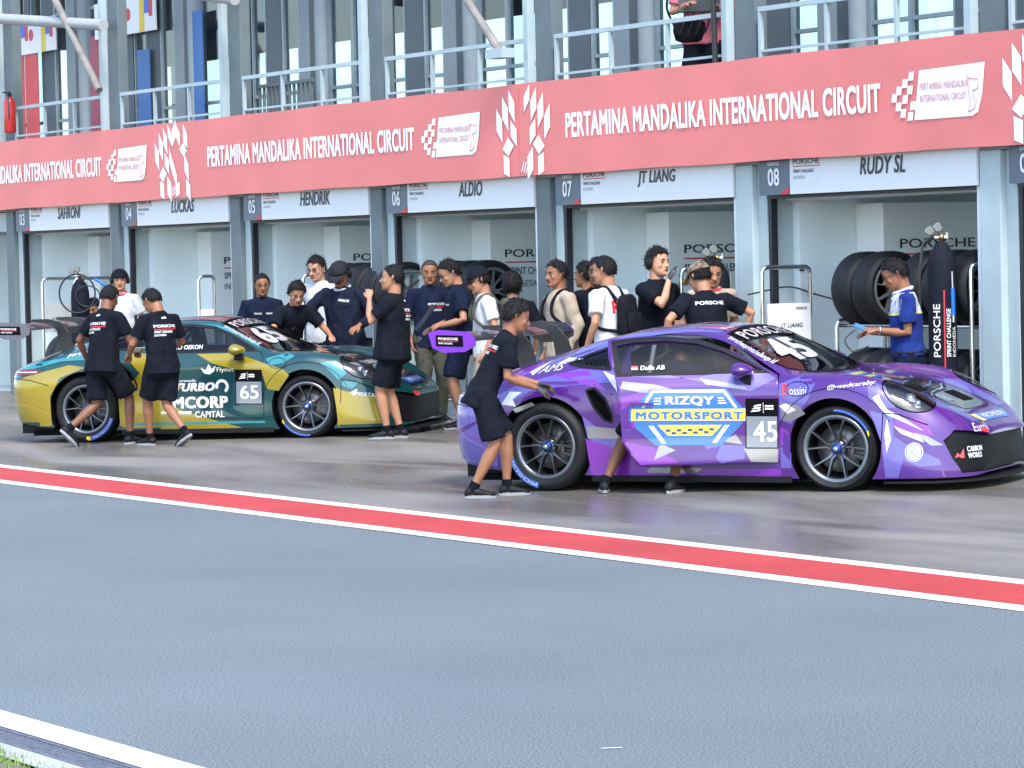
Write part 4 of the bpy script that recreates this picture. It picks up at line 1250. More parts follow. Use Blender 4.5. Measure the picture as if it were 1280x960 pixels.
def purple_livery(car, body, door, sk, sh):
    def B(polys, m, off=.0015, nm='livery_patch', **k):
        for p in polys: lay_polys(nm, sk, SIDE, [p], m, body, off=off, **k)
    B([[(-2.25, .58), (-1.75, .72), (-1.45, .86), (-.98, .965), (-.62, .935), (-.52, .70), (-.60, .86), (-1.0, .84), (-1.35, .80), (-1.75, .60), (-2.25, .42)],
       [(-.90, .60), (-.80, .52), (-.55, .40), (-.46, .26), (-.60, .28), (-.86, .42)],
       [(-2.15, .40), (-1.80, .56), (-1.66, .52), (-1.66, .20), (-2.1, .24)],
       [(-1.15, 1.03), (-.66, 1.20), (-.60, 1.21), (-.60, 1.175), (-.80, 1.13), (-1.05, 1.045)]], M_lav)
    B([[(-1.20, .93), (-.90, .955), (-.48, .62), (-.47, .46), (-.62, .62), (-.66, .78)],
       [(-.88, .42), (-.46, .28), (-.36, .20), (-.44, .12), (-.84, .13)],
       [(-1.95, .86), (-1.65, .93), (-1.40, 1.02), (-1.30, .98), (-1.7, .82)],
       [(-.84, .185), (.77, .175), (.77, .10), (-.84, .11)]], M_vio, .002)
    B([[(-.765, .945), (-.66, .905), (-.51, .71), (-.535, .64), (-.62, .80)], [(-1.60, .70), (-1.53, .80), (-1.42, .795), (-1.50, .74), (-1.47, .68)], [(-1.42, .945), (-1.30, 1.03), (-1.37, .92)], [(-1.22, 1.0), (-1.14, 1.05), (-.98, 1.04), (-1.1, 1.02)]], M_wv, .003)
    B([[(-.86, .52), (-.59, .49), (-.50, .40), (-.62, .415), (-.86, .42)], [(-1.50, .66), (-1.33, .715), (-1.30, .69), (-1.47, .63)], [(-.35, .185), (.1, .18), (.05, .14), (-.38, .145)]], M_sil, .003)
    lay_text('team_lettering', sk, SIDE, 'AMS', -1.33, .93, .21, .055, M_wv, body, bold=.0, shear=.3, rot=R(8))
    # front fender and nose
    B([[(.77, .83), (.98, .90), (1.08, .83), (1.02, .70), (.87, .52), (.77, .55)], [(.77, .34), (.86, .30), (.86, .18), (.77, .18)],
       [(1.53, .62), (1.70, .57), (1.73, .12), (1.64, .11), (1.62, .36)], [(1.66, .46), (1.80, .36), (2.04, .24), (2.08, .11), (1.66, .11)],
       [(1.52, .835), (1.62, .80), (1.72, .64), (1.62, .63), (1.45, .76)]], M_lav)
    B([[(1.72, .57), (1.92, .54), (2.0, .42), (1.83, .44), (1.70, .50)], [(.77, .50), (.85, .46), (.85, .34), (.77, .36)]], M_vio, .002)
    B([[(-.62, .60), (-.50, .52), (-.47, .30), (-.56, .36)], [(-1.95, .70), (-1.7, .78), (-1.6, .74), (-1.8, .66)], [(1.40, .83), (1.50, .80), (1.52, .70), (1.42, .74)], [(.80, .46), (.86, .42), (.85, .24), (.79, .30)]], M_deep, .0035)
    B([[(1.78, .24), (1.90, .19), (2.06, .20), (2.06, .11), (1.74, .11)]], M_deep, .003)
    B([[(.78, .69), (.94, .665), (1.00, .60), (.86, .535), (.79, .56)], [(1.85, .45), (1.95, .42), (2.06, .345), (1.98, .345)]], M_sil, .0035)
    B([[(1.545, .715), (1.59, .745), (1.60, .715), (1.66, .625), (1.80, .545), (1.93, .455), (1.79, .525), (1.64, .595)], [(1.64, .44), (1.66, .56), (1.69, .40), (1.655, .30)], [(1.71, .50), (1.90, .42), (1.93, .37), (1.76, .445)], [(.77, .66), (.83, .68), (.92, .63), (.84, .60)]], M_wv, .004)
    lay_polys('sponsor_disc', sk, SIDE, [ell(1.86, .30, .066, .072, 26)], M_wv, body, off=.005)
    lay_polys('sponsor_ring', sk, SIDE, line_polys(ell(1.86, .30, .056, .062, 26), .007, True), M_navy, body, off=.006)
    lay_text('sponsor_letter', sk, SIDE, 'K', 1.835, .265, .05, .07, mat('grey ink', (0.3, 0.33, 0.36), 0.5), body, bold=.01, off=.008)
    lay_text('fender_lettering', sk, SIDE, '@usedcarsby', 1.19, .775, .36, .04, M_wv, body, bold=.012, shear=.2, rot=R(5))
    lay_text('fender_lettering', sk, SIDE, 'B', .80, .745, .05, .085, M_redv, body, bold=.02)
    lay_text('fender_lettering', sk, SIDE, 'ossini', .86, .745, .15, .06, M_wv, body, bold=.0)
    lay_text('bumper_lettering', sk, FRONT, 'CARBON', -.66, .285, .15, .042, M_wv, body, bold=.03, off=-.02)
    lay_text('bumper_lettering', sk, FRONT, 'WORKS', -.66, .235, .14, .042, M_wv, body, bold=.03, off=-.02)
    lay_polys('bumper_emblem', sk, FRONT, [[(-.76, .245), (-.735, .285), (-.72, .265), (-.685, .315), (-.69, .245), (-.715, .24), (-.73, .255)]], M_redv, body, off=-.02)
    lay_text('bumper_lettering', sk, FRONT, 'Eurol', -.58, .43, .20, .06, M_wv, body, bold=.0, shear=.35, off=.006)
    # roof and bonnet
    def T(polys, m, off=.002, nm='livery_patch'):
        for p in polys: lay_polys(nm, sk, TOP, [p], m, body, off=off)
    T([[(.15, -.55), (.15, -.40), (-.5, -.46), (-1.1, -.50), (-1.1, -.60), (-.5, -.57)]], M_lav)
    T([[(-.1, -.40), (-.1, .1), (-.5, .2), (-.6, -.4)]], M_deep)
    T([[(1.02, -.58), (1.45, -.38), (2.0, -.40), (2.2, -.36), (2.2, -.52), (1.98, -.70), (1.6, -.50)], [(1.5, .42), (2.1, .38), (2.1, .52), (1.7, .60)]], M_lav)
    T([[(1.30, -.33), (1.96, -.33), (2.06, -.26), (2.06, .26), (1.96, .33), (1.30, .33)]], M_blackp, .003)
    T([[(1.04, -.42), (1.30, -.36), (1.30, .10), (1.06, .12)]], M_bluev, .004)
    T([[(1.09, -.36), (1.14, -.35), (1.14, .06), (1.09, .07)], [(1.2, -.30), (1.25, -.29), (1.25, .0), (1.2, .02)]], M_yelv, .005)
    T([[(1.40, -.30), (1.52, -.30), (1.52, -.10), (1.40, -.08)], [(1.6, -.02), (1.75, -.02), (1.75, .2), (1.6, .2)], [(1.34, .05), (1.45, .05), (1.45, .28), (1.34, .28)], [(1.80, -.3), (1.92, -.28), (1.92, -.1), (1.80, -.1)]], M_sil, .005)
    T([[(1.55, -.30), (1.72, -.30), (1.70, -.12), (1.58, -.10)], [(1.78, .02), (1.95, .02), (1.95, .24), (1.78, .24)]], M_gap, .006, 'bonnet_vent')
    T([[(2.14, -.42), (2.22, -.34), (2.22, .3), (2.14, .36)]], M_bluev, .004, 'tyre_sponsor_strip')
    T([[(2.14, -.42), (2.22, -.34), (2.22, -.26), (2.14, -.30)]], M_yelv, .005, 'tyre_sponsor_strip')
    lay_text('strip_lettering', sk, TOP, 'MICHELIN', 2.205, -.24, .48, .05, M_wv, body, bold=.03, rot=R(90), off=.008)
    lay_polys('tow_strap', sk, FRONT, [[(-.50, .455), (-.42, .44), (-.42, .41), (-.50, .425)]], M_redv, body, off=.008)
    screen_print(sk, body, '45', 'Pertamina')
    # door
    def D(polys, m, off=.002, nm='livery_patch'):
        for p in polys: lay_polys(nm, sk, SIDE, [p], m, door, off=off, shift=sh)
    D([[(-.48, .925), (-.10, .925), (.30, .82), (.55, .78), (.745, .87), (.68, .91), (.30, .925), (.10, .89), (-.15, .90)], [(.16, .38), (.50, .36), (.48, .26), (.30, .23)], [(.56, .33), (.74, .30), (.74, .24), (.6, .24)]], M_lav)
    D([[(-.46, .76), (-.3, .80), (-.05, .74), (-.36, .52), (-.465, .5)], [(-.45, .42), (-.20, .36), (-.02, .24), (-.33, .235)]], M_vio, .0025)
    D([[(.05, .32), (.30, .36), (.24, .235), (-.02, .235)], [(-.47, .66), (-.40, .70), (-.38, .46), (-.46, .42)], [(.40, .76), (.74, .80), (.74, .74), (.52, .73)]], M_deep, .0028)
    D([[(-.45, .885), (-.19, .85), (.10, .77), (-.31, .795), (-.46, .83)], [(-.22, .27), (-.17, .40), (-.05, .34)], [(.30, .40), (.42, .45), (.47, .37)], [(.477, .34), (.742, .335), (.738, .225), (.53, .235)], [(.15, .89), (.5, .82), (.52, .79), (.2, .84)]], M_sil, .003)
    oct_ = [(-.231, .817), (.357, .805), (.474, .66), (.471, .53), (.311, .372), (-.203, .382), (-.365, .53), (-.345, .70)]
    D([oct_], M_bluev, .004, 'door_badge')
    D(line_polys([(-.30, .665), (-.215, .80), (.34, .788), (.43, .655)], .022), M_wv, .0045, 'badge_outline')
    D([[(-.255, .535), (-.215, .535), (-.12, .395), (-.155, .395)], [(.375, .525), (.335, .525), (.235, .39), (.27, .39)]], M_wv, .0045, 'badge_outline')
    D([[(-.395, .68), (.52, .655), (.515, .545), (-.40, .57)]], M_bluev, .005, 'badge_band_edge')
    D([[(-.38, .67), (.505, .646), (.50, .555), (-.385, .58)]], M_yelv, .0055, 'badge_band')
    D([[(-.185, .54), (.315, .526), (.235, .445), (-.105, .455)]], M_yelv, .005, 'badge_chevron')
    ck = []
    for r_ in range(2):
        for c in range(9):
            if (r_ + c) % 2 == 0:
                x = -.12 + c * .042; z = .505 - r_ * .022
                ck.append([(x, z), (x + .036, z - .001), (x + .036, z - .021), (x, z - .02)])
    D(ck, M_navy, .0065, 'check')
    lay_text('badge_lettering', sk, SIDE, 'RIZQY', -.12, .685, .38, .075, M_wv, door, bold=.05, off=.008, shift=sh, rot=R(-1.5))
    lay_text('badge_lettering', sk, SIDE, 'MOTORSPORT', -.35, .59, .83, .058, M_bluev, door, bold=.045, off=.009, shift=sh, rot=R(-1.6), spacing=1.1)
    D([[(-.22 + .01 * q, .70 + q * .02), (-.15, .70 + q * .02), (-.15, .71 + q * .02), (-.215 + .01 * q, .71 + q * .02)] for q in range(3)] + [[(.29, .69 + q * .02), (.36 - .01 * q, .69 + q * .02), (.355 - .01 * q, .70 + q * .02), (.29, .70 + q * .02)] for q in range(3)], M_wv, .0065, 'badge_speed_line')
    number_panel(sk, door, sh, [(.508, .72), (.752, .713), (.742, .335), (.496, .342)], [(.508, .72), (.752, .713), (.748, .58), (.503, .587)], '45', (.555, .385, .742, .545))
    lay_text('driver_name', sk, SIDE, 'Daffa AB', -.31, .965, .19, .034, M_wv, door, bold=.03, shear=.1, off=-.002, shift=sh)
    D([[(-.38, .985), (-.33, .984), (-.33, .999), (-.38, 1.0)]], M_redv, -.002, 'flag')
    D([[(-.38, .970), (-.33, .969), (-.33, .984), (-.38, .985)]], M_wv, -.002, 'flag')
    MB().prism([(-.40 - sh.x * 0, .70), (-.22, .695), (-.20, .715), (-.38, .725)], -.905 - 0, -.875).build('door_handle', M_purple, door).location = sh
    lay_text('bumper_lettering', sk, SIDE, 'PRO', -2.10, .245, .07, .03, M_wv, body, bold=.02, shear=.2, off=.01)

def green_livery(car, body, door, sk, sh):
    def B(polys, m, off=.0015, nm='livery_patch'):
        for p in polys: lay_polys(nm, sk, SIDE, [p], m, body, off=off)
    def T(polys, m, off=.002, nm='livery_patch'):
        for p in polys: lay_polys(nm, sk, TOP, [p], m, body, off=off)
    B([[(-.45, .56), (.0, .66), (.42, .66), (.42, .30), (.50, .24), (-.1, .36), (-.40, .44)]], M_dteal)
    B([[(-2.25, .60), (-1.90, .72), (-1.40, .83), (-1.20, .80), (-1.5, .70), (-1.62, .5), (-1.62, .10), (-2.25, .10)],
       [(-.80, .925), (-.50, .925), (-.15, .56), (-.40, .43), (-.85, .12), (-.86, .50), (-.62, .72)],
       [(-.42, .43), (-.1, .29), (.50, .12), (-.85, .10)],
       [(.0, .905), (.44, .905), (.78, .79), (1.0, .72), (1.06, .66), (.93, .50), (.80, .52), (.745, .70), (.44, .735), (.2, .80)],
       [(1.57, .52), (1.66, .48), (1.95, .42), (2.14, .375), (2.06, .10), (1.58, .09)], [(1.585, .10), (1.63, .22), (1.58, .50), (1.54, .52), (1.57, .30)]], M_gold, .002)
    B([[(-2.2, .75), (-1.9, .78), (-1.5, .87), (-1.1, .88), (-1.3, .93), (-1.8, .86), (-2.2, .80)], [(-2.24, .46), (-2.10, .48), (-2.12, .62), (-2.24, .60)],
       [(.79, .84), (1.02, .895), (1.12, .86), (1.0, .79), (.84, .77)], [(1.40, .78), (1.56, .80), (1.68, .66), (1.60, .60), (1.5, .70)], [(1.62, .60), (1.80, .56), (1.74, .50), (1.63, .54)],
       [(-.1, 1.225), (.18, 1.20), (.42, 1.11), (.68, .97), (.70, .945), (.40, 1.095), (.15, 1.19)], [(-.78, .195), (.76, .19), (.76, .165), (-.78, .17)]], M_cyan, .0025)
    T([[(.19, -.50), (.19, .50), (-.62, .50), (-1.0, .40), (-1.0, -.40), (-.62, -.50)]], M_blackp, .002)
    T([[(1.05, -.45), (1.45, -.42), (1.9, -.44), (2.22, -.36), (2.22, .36), (1.9, .44), (1.05, .45)]], M_blackp, .002)
    T([[(.15, -.15), (-.55, -.12), (-.55, .1), (.15, .12)]], M_redv, .003)
    lay_text('bonnet_lettering', sk, TOP, 'PORSCHE', 1.42, -.38, .62, .09, M_wv, body, bold=.02, rot=R(90), off=.006)
    lay_text('bonnet_lettering', sk, TOP, 'TURBO', 1.72, -.32, .50, .10, M_wv, body, bold=.03, rot=R(90), off=.006)
    T([[(1.92, -.42), (2.04, -.38), (2.04, -.22), (1.94, -.24)]], M_wv, .004)
    T([[(2.08, -.36), (2.18, -.30), (2.18, .28), (2.08, .32)]], M_bluev, .004, 'tyre_sponsor_strip')
    lay_text('strip_lettering', sk, TOP, 'MICHELIN', 2.16, -.22, .44, .05, M_wv, body, bold=.03, rot=R(90), off=.008)
    lay_polys('tow_strap', sk, FRONT, [[(-.48, .44), (-.36, .43), (-.37, .39), (-.47, .40)]], M_redv, body, off=.008)
    lay_text('sponsor_lettering', sk, SIDE, 'formula', -.22, .615, .22, .03, M_wv, body, bold=.03, shear=.25)
    lay_text('sponsor_lettering', sk, SIDE, 'TURBO', -.24, .515, .45, .09, M_wv, body, bold=.055, shear=.25)
    lay_polys('sponsor_swirl', sk, SIDE, ring_polys(.29, .56, .045, .075, -60, 200, 14), M_wv, body, off=.005)
    lay_text('sponsor_lettering', sk, SIDE, 'SMCORP', -.36, .335, .71, .125, M_wv, body, bold=.05)
    lay_text('sponsor_lettering', sk, SIDE, 'CAPITAL', -.02, .235, .33, .068, M_wv, body, bold=.03)
    lay_polys('sponsor_bar', sk, SIDE, [[(-.40, .285), (-.06, .275), (-.06, .305), (-.40, .31)]], M_wv, body, off=.005)
    lay_text('sponsor_lettering', sk, SIDE, 'Flynet', .24, .70, .19, .06, mat('pale print', (0.7, 0.68, 0.5), 0.4), body, bold=.0)
    lay_polys('dove_emblem', sk, SIDE, [[(.06, .76), (.12, .735), (.15, .80), (.185, .745), (.23, .78), (.21, .72), (.16, .69), (.10, .70)]], M_wv, body, off=.005)
    number_panel(sk, body, None, [(.452, .73), (.742, .722), (.738, .366), (.44, .373)], [(.452, .73), (.742, .722), (.74, .60), (.447, .607)], '65', (.49, .42, .70, .565))
    lay_text('driver_name', sk, SIDE, 'DIO OEKON', -.28, .955, .34, .045, M_wv, body, bold=.03, shear=.1, off=.002)
    lay_text('sponsor_lettering', sk, SIDE, 'PERTAMINA', 1.80, .425, .30, .04, M_wv, body, bold=.02, rot=R(-7))
    lay_polys('sponsor_emblem', sk, SIDE, [[(1.71, .46), (1.78, .50), (1.795, .485), (1.755, .455)], [(1.73, .44), (1.79, .475), (1.80, .455), (1.76, .432)]], M_wv, body, off=.005)
    lay_text('quarter_lettering', sk, SIDE, 'pertamina', -1.45, .895, .34, .05, M_wv, body, bold=.02, shear=.2, rot=R(7))
    screen_print(sk, body, '65', None)

PL = dict(door=20, mirror=M_purple, wing=M_carbon, endplate=mat('violet wing paint', (0.16, 0.02, 0.5), 0.35, coat=0.6), neck=M_carbon, livery=purple_livery, steer=R(3), spin=(0, 0), prn=(28, 196))
GL = dict(mirror=M_gold, wing=M_carbon, endplate=mat('grey endplate', (0.10, 0.11, 0.13), 0.5), neck=M_carbon, livery=green_livery, steer=R(2), spin=(0, 0), prn=(215, 280))
build_car('race_car', 'purple race car numbered 45 with its near door open and camouflage livery', (3.858, -2.967, .073), R(33), M_purple, PL)
build_car('race_car', 'teal and gold race car numbered 65 with black roof and wing', (-6.594, -2.547, .080), R(45), M_teal, GL)
# ------------------------------------------------------------------ tyre trolleys, tyres, gas cylinders
M_chrome = mat('polished steel tube', (0.62, 0.64, 0.66), 0.22, 1.0, vary=0.05)
M_cover = mat('black cylinder cover', (0.007, 0.009, 0.018), 0.8, spec=0.2, vary=0.2, vscale=12, bump=0.25, bscale=14)
M_brass = mat('brass valve', (0.40, 0.30, 0.14), 0.35, 0.9)
M_hose = mat('black hose', (0.015, 0.015, 0.018), 0.5)
M_gun = mat('blue anodised', (0.02, 0.16, 0.62), 0.3, 0.3)
M_gauge = mat('gauge face', (0.16, 0.165, 0.16), 0.3)
M_card = mat('white card', (0.78, 0.80, 0.81), 0.5)
ZF = GZ + 0.006
def trolley(x0, x1, yc, label, hoops=(True, True), w=.55, tiers=(.34, 1.22)):
    t = empty('tyre_trolley', (x0, yc, ZF), 0, label, 'trolley', 'steel tyre trolleys')
    L = x1 - x0
    for i, (x, tall) in enumerate(((0, hoops[0]), (L, hoops[1]))):
        top = 1.64 if tall else 1.14
        MB().tube(round_path([(x, -w / 2, .10), (x, -w / 2, top), (x, w / 2, top), (x, w / 2, .10)], .07), .022, 10).build('end_hoop', M_chrome, t)
        for s in (-1, 1):
            MB().lathe([(0, -.022), (.05, -.022), (.055, -.012), (.055, .012), (.05, .022), (0, .022)], 18, Matrix.Translation((x, s * w / 2, .056)) @ Matrix.Rotation(R(90), 4, 'X')).build('castor', M_hose, t)
    for z in tiers:
        for s in (-.15, .15):
            MB().tube([(0, s, z - .126), (L, s, z - .126)], .018, 8).build('rack_rail', M_chrome, t)
        for x in (0, L):
            MB().tube([(x, -w / 2, z - .126), (x, w / 2, z - .126)], .018, 8).build('cross_bar', M_chrome, t)
    return t
_wm = wheel_meshes(.345, .28)
def loose_tyre(x, y, z, label, rim=True, yaw=0.0, tilt=0.0):
    """tyre standing on a rack, its axle along the rack (+X is the outer face)"""
    t = empty('racing_tyre', (x, y, z), 0, label, 'tyre', 'racing tyres on the trolleys')
    t.rotation_euler = (tilt, 0, R(90) + yaw)
    mesh_obj('tyre', _wm['tyre'], M_rubber, t)
    if rim:
        mesh_obj('rim', _wm['rim'], M_cal, t); mesh_obj('barrel', _wm['barrel'], M_cal, t)
        mesh_obj('spokes', _wm['spokes'], M_cal, t).rotation_euler = (0, random.uniform(0, 1), 0); mesh_obj('hub_back', _wm['back'], M_gap, t)
    return t
ORD = ['first', 'second', 'third', 'fourth', 'fifth', 'sixth']
def rack_tyres(xs, yc, tier, where):
    zc = ZF + tier - .126 + .018 + math.sqrt(.345 ** 2 - .15 ** 2) + .002
    for i, x in enumerate(xs):
        loose_tyre(x, yc, zc, '%s black racing tyre from left on %s rack %s' % (ORD[i], 'upper' if tier > 1 else 'lower', where))
def cylinder(x, y, h, label, r=.125, print_=True, loop=False, yaw=1.0):
    c = empty('gas_cylinder', (x, y, ZF), yaw, label, 'gas cylinder')
    MB().lathe([(0, .01), (r * .96, .01), (r, .04), (r, h - .22), (r * .97, h - .14), (r * .8, h - .05), (r * .5, h + .0), (r * .42, h + .03), (0, h + .03)], 28).build('cover', M_cover, c)
    MB().lathe([(.022, h), (.022, h + .06), (.034, h + .065), (.034, h + .10), (0, h + .105)], 14).build('valve', M_brass, c)
    MB().tube([(-.06, 0, h + .075), (.05, 0, h + .075)], .022, 10).tube([(0.05, 0, h + .12), (.05, 0, h + .06)], .012, 8).build('regulator', M_chrome, c)
    for dx, dz in ((-.10, .135), (-.03, .165)):
        g = MB().lathe([(0, .0), (.040, .0), (.042, .004), (.042, .026), (0, .026)], 20, Matrix.Translation((dx, -.03, h + dz)) @ Matrix.Rotation(R(90), 4, 'X')).build('gauge', M_chrome, c)
        MB().lathe([(0, .0275), (.035, .0275)], 18, Matrix.Translation((dx, -.03, h + dz)) @ Matrix.Rotation(R(90), 4, 'X')).build('dial', M_gauge, g)
        MB().tube([(dx, -.035, h + dz - .04), (dx * .4, 0, h + .08)], .008, 6).build('stem', M_brass, g)
    if loop:
        P = [(math.cos(t) * .24 - .02, -.15, h - .16 + math.sin(t) * .26) for t in (2 * math.pi * i / 28 for i in range(28))]
        MB().tube(P, .012, 7, closed=True).build('hose', M_hose, c)
        P = [(math.cos(t) * .16 + .12, -.14, h - .20 + math.sin(t) * .14) for t in (2 * math.pi * i / 24 for i in range(24))]
        MB().tube(P, .009, 7, closed=True).build('hose', M_hose, c)
        MB().tube([(.22, -.14, h + .03), (.36, -.14, h - .06)], .018, 8).build('air_gun', M_gun, c)
    else:
        MB().tube(round_path([(-.06, 0, h + .075), (-.16, -.02, h + .05), (-.20, -.05, h - .25), (-.19, -.02, h - .7)], .12), .014, 8).build('hose', M_hose, c)
        MB().tube([(r * .62, -r * .80 - .02, h - .22), (r * .64, -r * .80 - .02, h - .36)], .010, 8).build('gun_nozzle', M_chrome, c)
        MB().tube([(r * .64, -r * .80 - .02, h - .36), (r * .66, -r * .80 - .022, h - .60)], .019, 10).build('air_gun', M_gun, c)
        MB().tube([(r * .66, -r * .80 - .022, h - .60), (r * .66, -r * .80 - .022, h - .66)], .016, 8).build('gun_cap', M_chrome, c)
    if print_:
        bm = bmesh.new(); bmesh.ops.create_cone(bm, cap_ends=False, segments=40, radius1=r, radius2=r, depth=h, matrix=Matrix.Translation((0, 0, h / 2)))
        sk = Skin(bm)
        lay_text('cover_lettering', sk, SIDE, 'PORSCHE', -.03, .84, .46, .055, M_w, c, bold=.012, rot=R(90), off=.004)
        lay_polys('cover_rule', sk, SIDE, [[(.0, .66), (.012, .66), (.012, 1.42), (.0, 1.42)]], M_inkred, c, off=.004)
        lay_text('cover_lettering', sk, SIDE, 'SPRINT CHALLENGE', .058, .84, .42, .036, M_w, c, bold=.02, rot=R(90), off=.004)
        lay_text('cover_lettering', sk, SIDE, 'INDONESIA', .10, .84, .26, .026, M_w, c, bold=.0, rot=R(90), off=.004)
        bm.free()
    return c
# garage 08
trolley(1.12, 3.12, .30, 'steel trolley stacked with tyres below the RUDY SL board', (False, True))
rack_tyres((1.02 + .22, 1.56, 2.25, 2.60, 2.93), .30, 1.22, 'behind the man in blue')
rack_tyres((1.30, 1.62, 1.94, 2.6, 2.92), .30, .34, 'behind the man in blue')
cylinder(2.90, -.12, 1.80, 'tall black covered gas cylinder with gauges behind the man in blue')
# garage 07
t7 = trolley(-1.02, .36, .0, 'steel trolley with two tall hoops below the JT LIANG board')
rack_tyres((-.75, -.42, .0), .0, .34, 'below the two hoops')
cylinder(-.80, -.0, 1.66, 'black covered gas cylinder with brass gauges inside the garage 07 hoop')
nc = MB().box(1.395, 1.41, -.235, .25, .86, 1.30).build('name_card', M_card, t7)
text_on('card_lettering', 'JT LIANG', (1.413, -.10, 1.06), (0, 1, 0), (0, 0, 1), .26, .055, M_navy, nc, bold=.03, shear=.25)
text_on('card_lettering', 'PORSCHE', (1.413, .08, 1.24), (0, 1, 0), (0, 0, 1), .13, .025, M_ink, nc, bold=.02)
# garage 05 / 06
t5 = trolley(-9.62, -7.35, .22, 'steel trolley loaded with big tyres beside garage 06')
rack_tyres((-9.02, -8.66, -8.30, -7.94, -7.58), .22, 1.22, 'beside garage 06')
rack_tyres((-9.0, -8.6, -8.2, -7.8), .22, .34, 'beside garage 06')
t6 = trolley(-6.9, -5.0, .35, 'steel trolley behind the two men in navy shirts', (False, False))
rack_tyres((-6.6, -6.25, -5.9), .35, 1.22, 'in garage 06')
# garage 04
t4 = trolley(-12.36, -11.62, -.05, 'narrow steel trolley hoop with small white card below the LUCKAS board', (True, False), w=.22)
MB().box(-.02, -.005, -.10, .085, .80, 1.22).build('name_card', M_card, t4)
text_on('card_lettering', 'LUCKAS', (-.0, -.06, 1.02), (0, 1, 0), (0, 0, 1), .10, .03, M_navy, t4, bold=.02)
MB().box(.005, .02, -.10, .085, .80, 1.22).build('name_card', M_card, t4)
text_on('card_lettering', 'LUCKAS', (.023, -.05, 1.03), (0, 1, 0), (0, 0, 1), .09, .028, M_navy, t4, bold=.02)
# garage 03
t3 = trolley(-17.25, -16.1, .0, 'steel trolley with grey board below the SAHRONI board')
MB().box(.02, .035, -.26, .26, .9, 1.3).build('grey_board', mat('grey board', (0.35, 0.38, 0.39), 0.6), t3)
rack_tyres((-16.95, -16.62, -16.3), .0, .34, 'by the looped hose')
cylinder(-15.62, -.40, 1.60, 'black covered gas cylinder with a looped hose by garage 03', print_=False, loop=True, yaw=1.05)
# thin cable along the wall
o = MB().tube(round_path([(.16, -.30, 1.52), (.14, .2, 1.60), (.13, .5, 1.50), (.5, .9, 1.36), (1.0, .6, 1.40)], .2), .008, 6).build('air_hose', M_hose); tag(o, 'thin black hose running along the pale wall of garage 08', 'hose')
# ------------------------------------------------------------------ people
# local frame of a person: x forward, y left, z up, origin on the ground between the feet
from mathutils import noise as _noise
POST = []                    # work left for after the single evaluation of all remeshed surfaces
SKIN = [mat('skin %d' % i, s2l(c), 0.55, vary=0.08, vscale=14) for i, c in enumerate(((142, 96, 70), (168, 120, 92), (116, 76, 54), (188, 140, 112)))]
M_hair = mat('black hair', (0.006, 0.005, 0.006), 0.6, vary=0.5, vscale=60, bump=0.8, bscale=70, spec=0.25)
M_eye = mat('eye', (0.02, 0.015, 0.012), 0.2)
M_eyew = mat('eye white', (0.22, 0.20, 0.18), 0.9, spec=0.05)
M_lip = mat('lips', s2l((120, 66, 58)), 0.5)
M_shoe = mat('black shoe', (0.007, 0.008, 0.010), 0.6, spec=0.25, vary=0.3, vscale=20)
M_sole = mat('grey sole', (0.25, 0.26, 0.28), 0.6)
M_sock = mat('black sock', (0.006, 0.007, 0.012), 0.9, spec=0.1)
def cloth(name, rgb, vary=0.15):
    return mat('cloth ' + name, rgb, 0.9, vary=vary, vscale=9, bump=0.5, bscale=16, spec=0.15)
C_black = cloth('black', (0.0055, 0.007, 0.013), .3); C_navy = cloth('navy', (0.006, 0.010, 0.028), .3); C_white = cloth('white', (0.50, 0.52, 0.55), .05)
C_beige = cloth('beige', (0.36, 0.30, 0.23)); C_olive = cloth('olive', (0.055, 0.060, 0.045)); C_cream = cloth('cream', (0.52, 0.50, 0.44)); C_blue = cloth('royal blue', (0.012, 0.030, 0.17)); C_pink = cloth('pink', (0.62, 0.16, 0.20)); C_jacket = cloth('jacket', (0.009, 0.013, 0.028), .3)
C_bag = cloth('bag black', (0.007, 0.008, 0.012), .3); C_bagol = cloth('bag olive', (0.07, 0.075, 0.055))

def eloft(mb, rings, n=18):
    """closed tube through elliptical rings (centre, half axis a, half axis b)"""
    b0 = []
    for c, a, b in rings:
        b0.append([c + a * math.cos(2 * math.pi * k / n) + b * math.sin(2 * math.pi * k / n) for k in range(n)])
    vs = [v for r in b0 for v in r]; fs = []
    for i in range(len(rings) - 1):
        for k in range(n):
            fs.append((i * n + k, i * n + (k + 1) % n, (i + 1) * n + (k + 1) % n, (i + 1) * n + k))
    fs.append(tuple(range(n - 1, -1, -1))); fs.append(tuple((len(rings) - 1) * n + k for k in range(n)))
    mb.add(vs, fs, True)
def limb(mb, pts, rs, n=14, extra=True):
    """tapered limb with rounded ends"""
    pts = [Vector(p) for p in pts]
    P, Q = [], []
    d0 = (pts[0] - pts[1]).normalized(); d1 = (pts[-1] - pts[-2]).normalized()
    if extra:
        for t in (.95, .6): P.append(pts[0] + d0 * rs[0] * t); Q.append(rs[0] * math.sqrt(1 - t * t))
    P += pts; Q += list(rs)
    if extra and extra != 'start':
        for t in (.6, .95): P.append(pts[-1] + d1 * rs[-1] * t); Q.append(rs[-1] * math.sqrt(1 - t * t))
    mb.tube(P, Q, n)
def ik(a, t, l1, l2, hint):
    """joint between a and t"""
    d = t - a; L = d.length
    mx = (l1 + l2) * .999
    if L > mx: t = a + d * (mx / L); d = t - a; L = mx
    x = (l1 * l1 - l2 * l2 + L * L) / (2 * L)
    h = math.sqrt(max(0, l1 * l1 - x * x))
    u = d.normalized(); hv = hint - u * hint.dot(u)
    hv = hv.normalized() if hv.length > 1e-6 else Vector((0, 0, 1))
    return a + u * x + hv * h, t
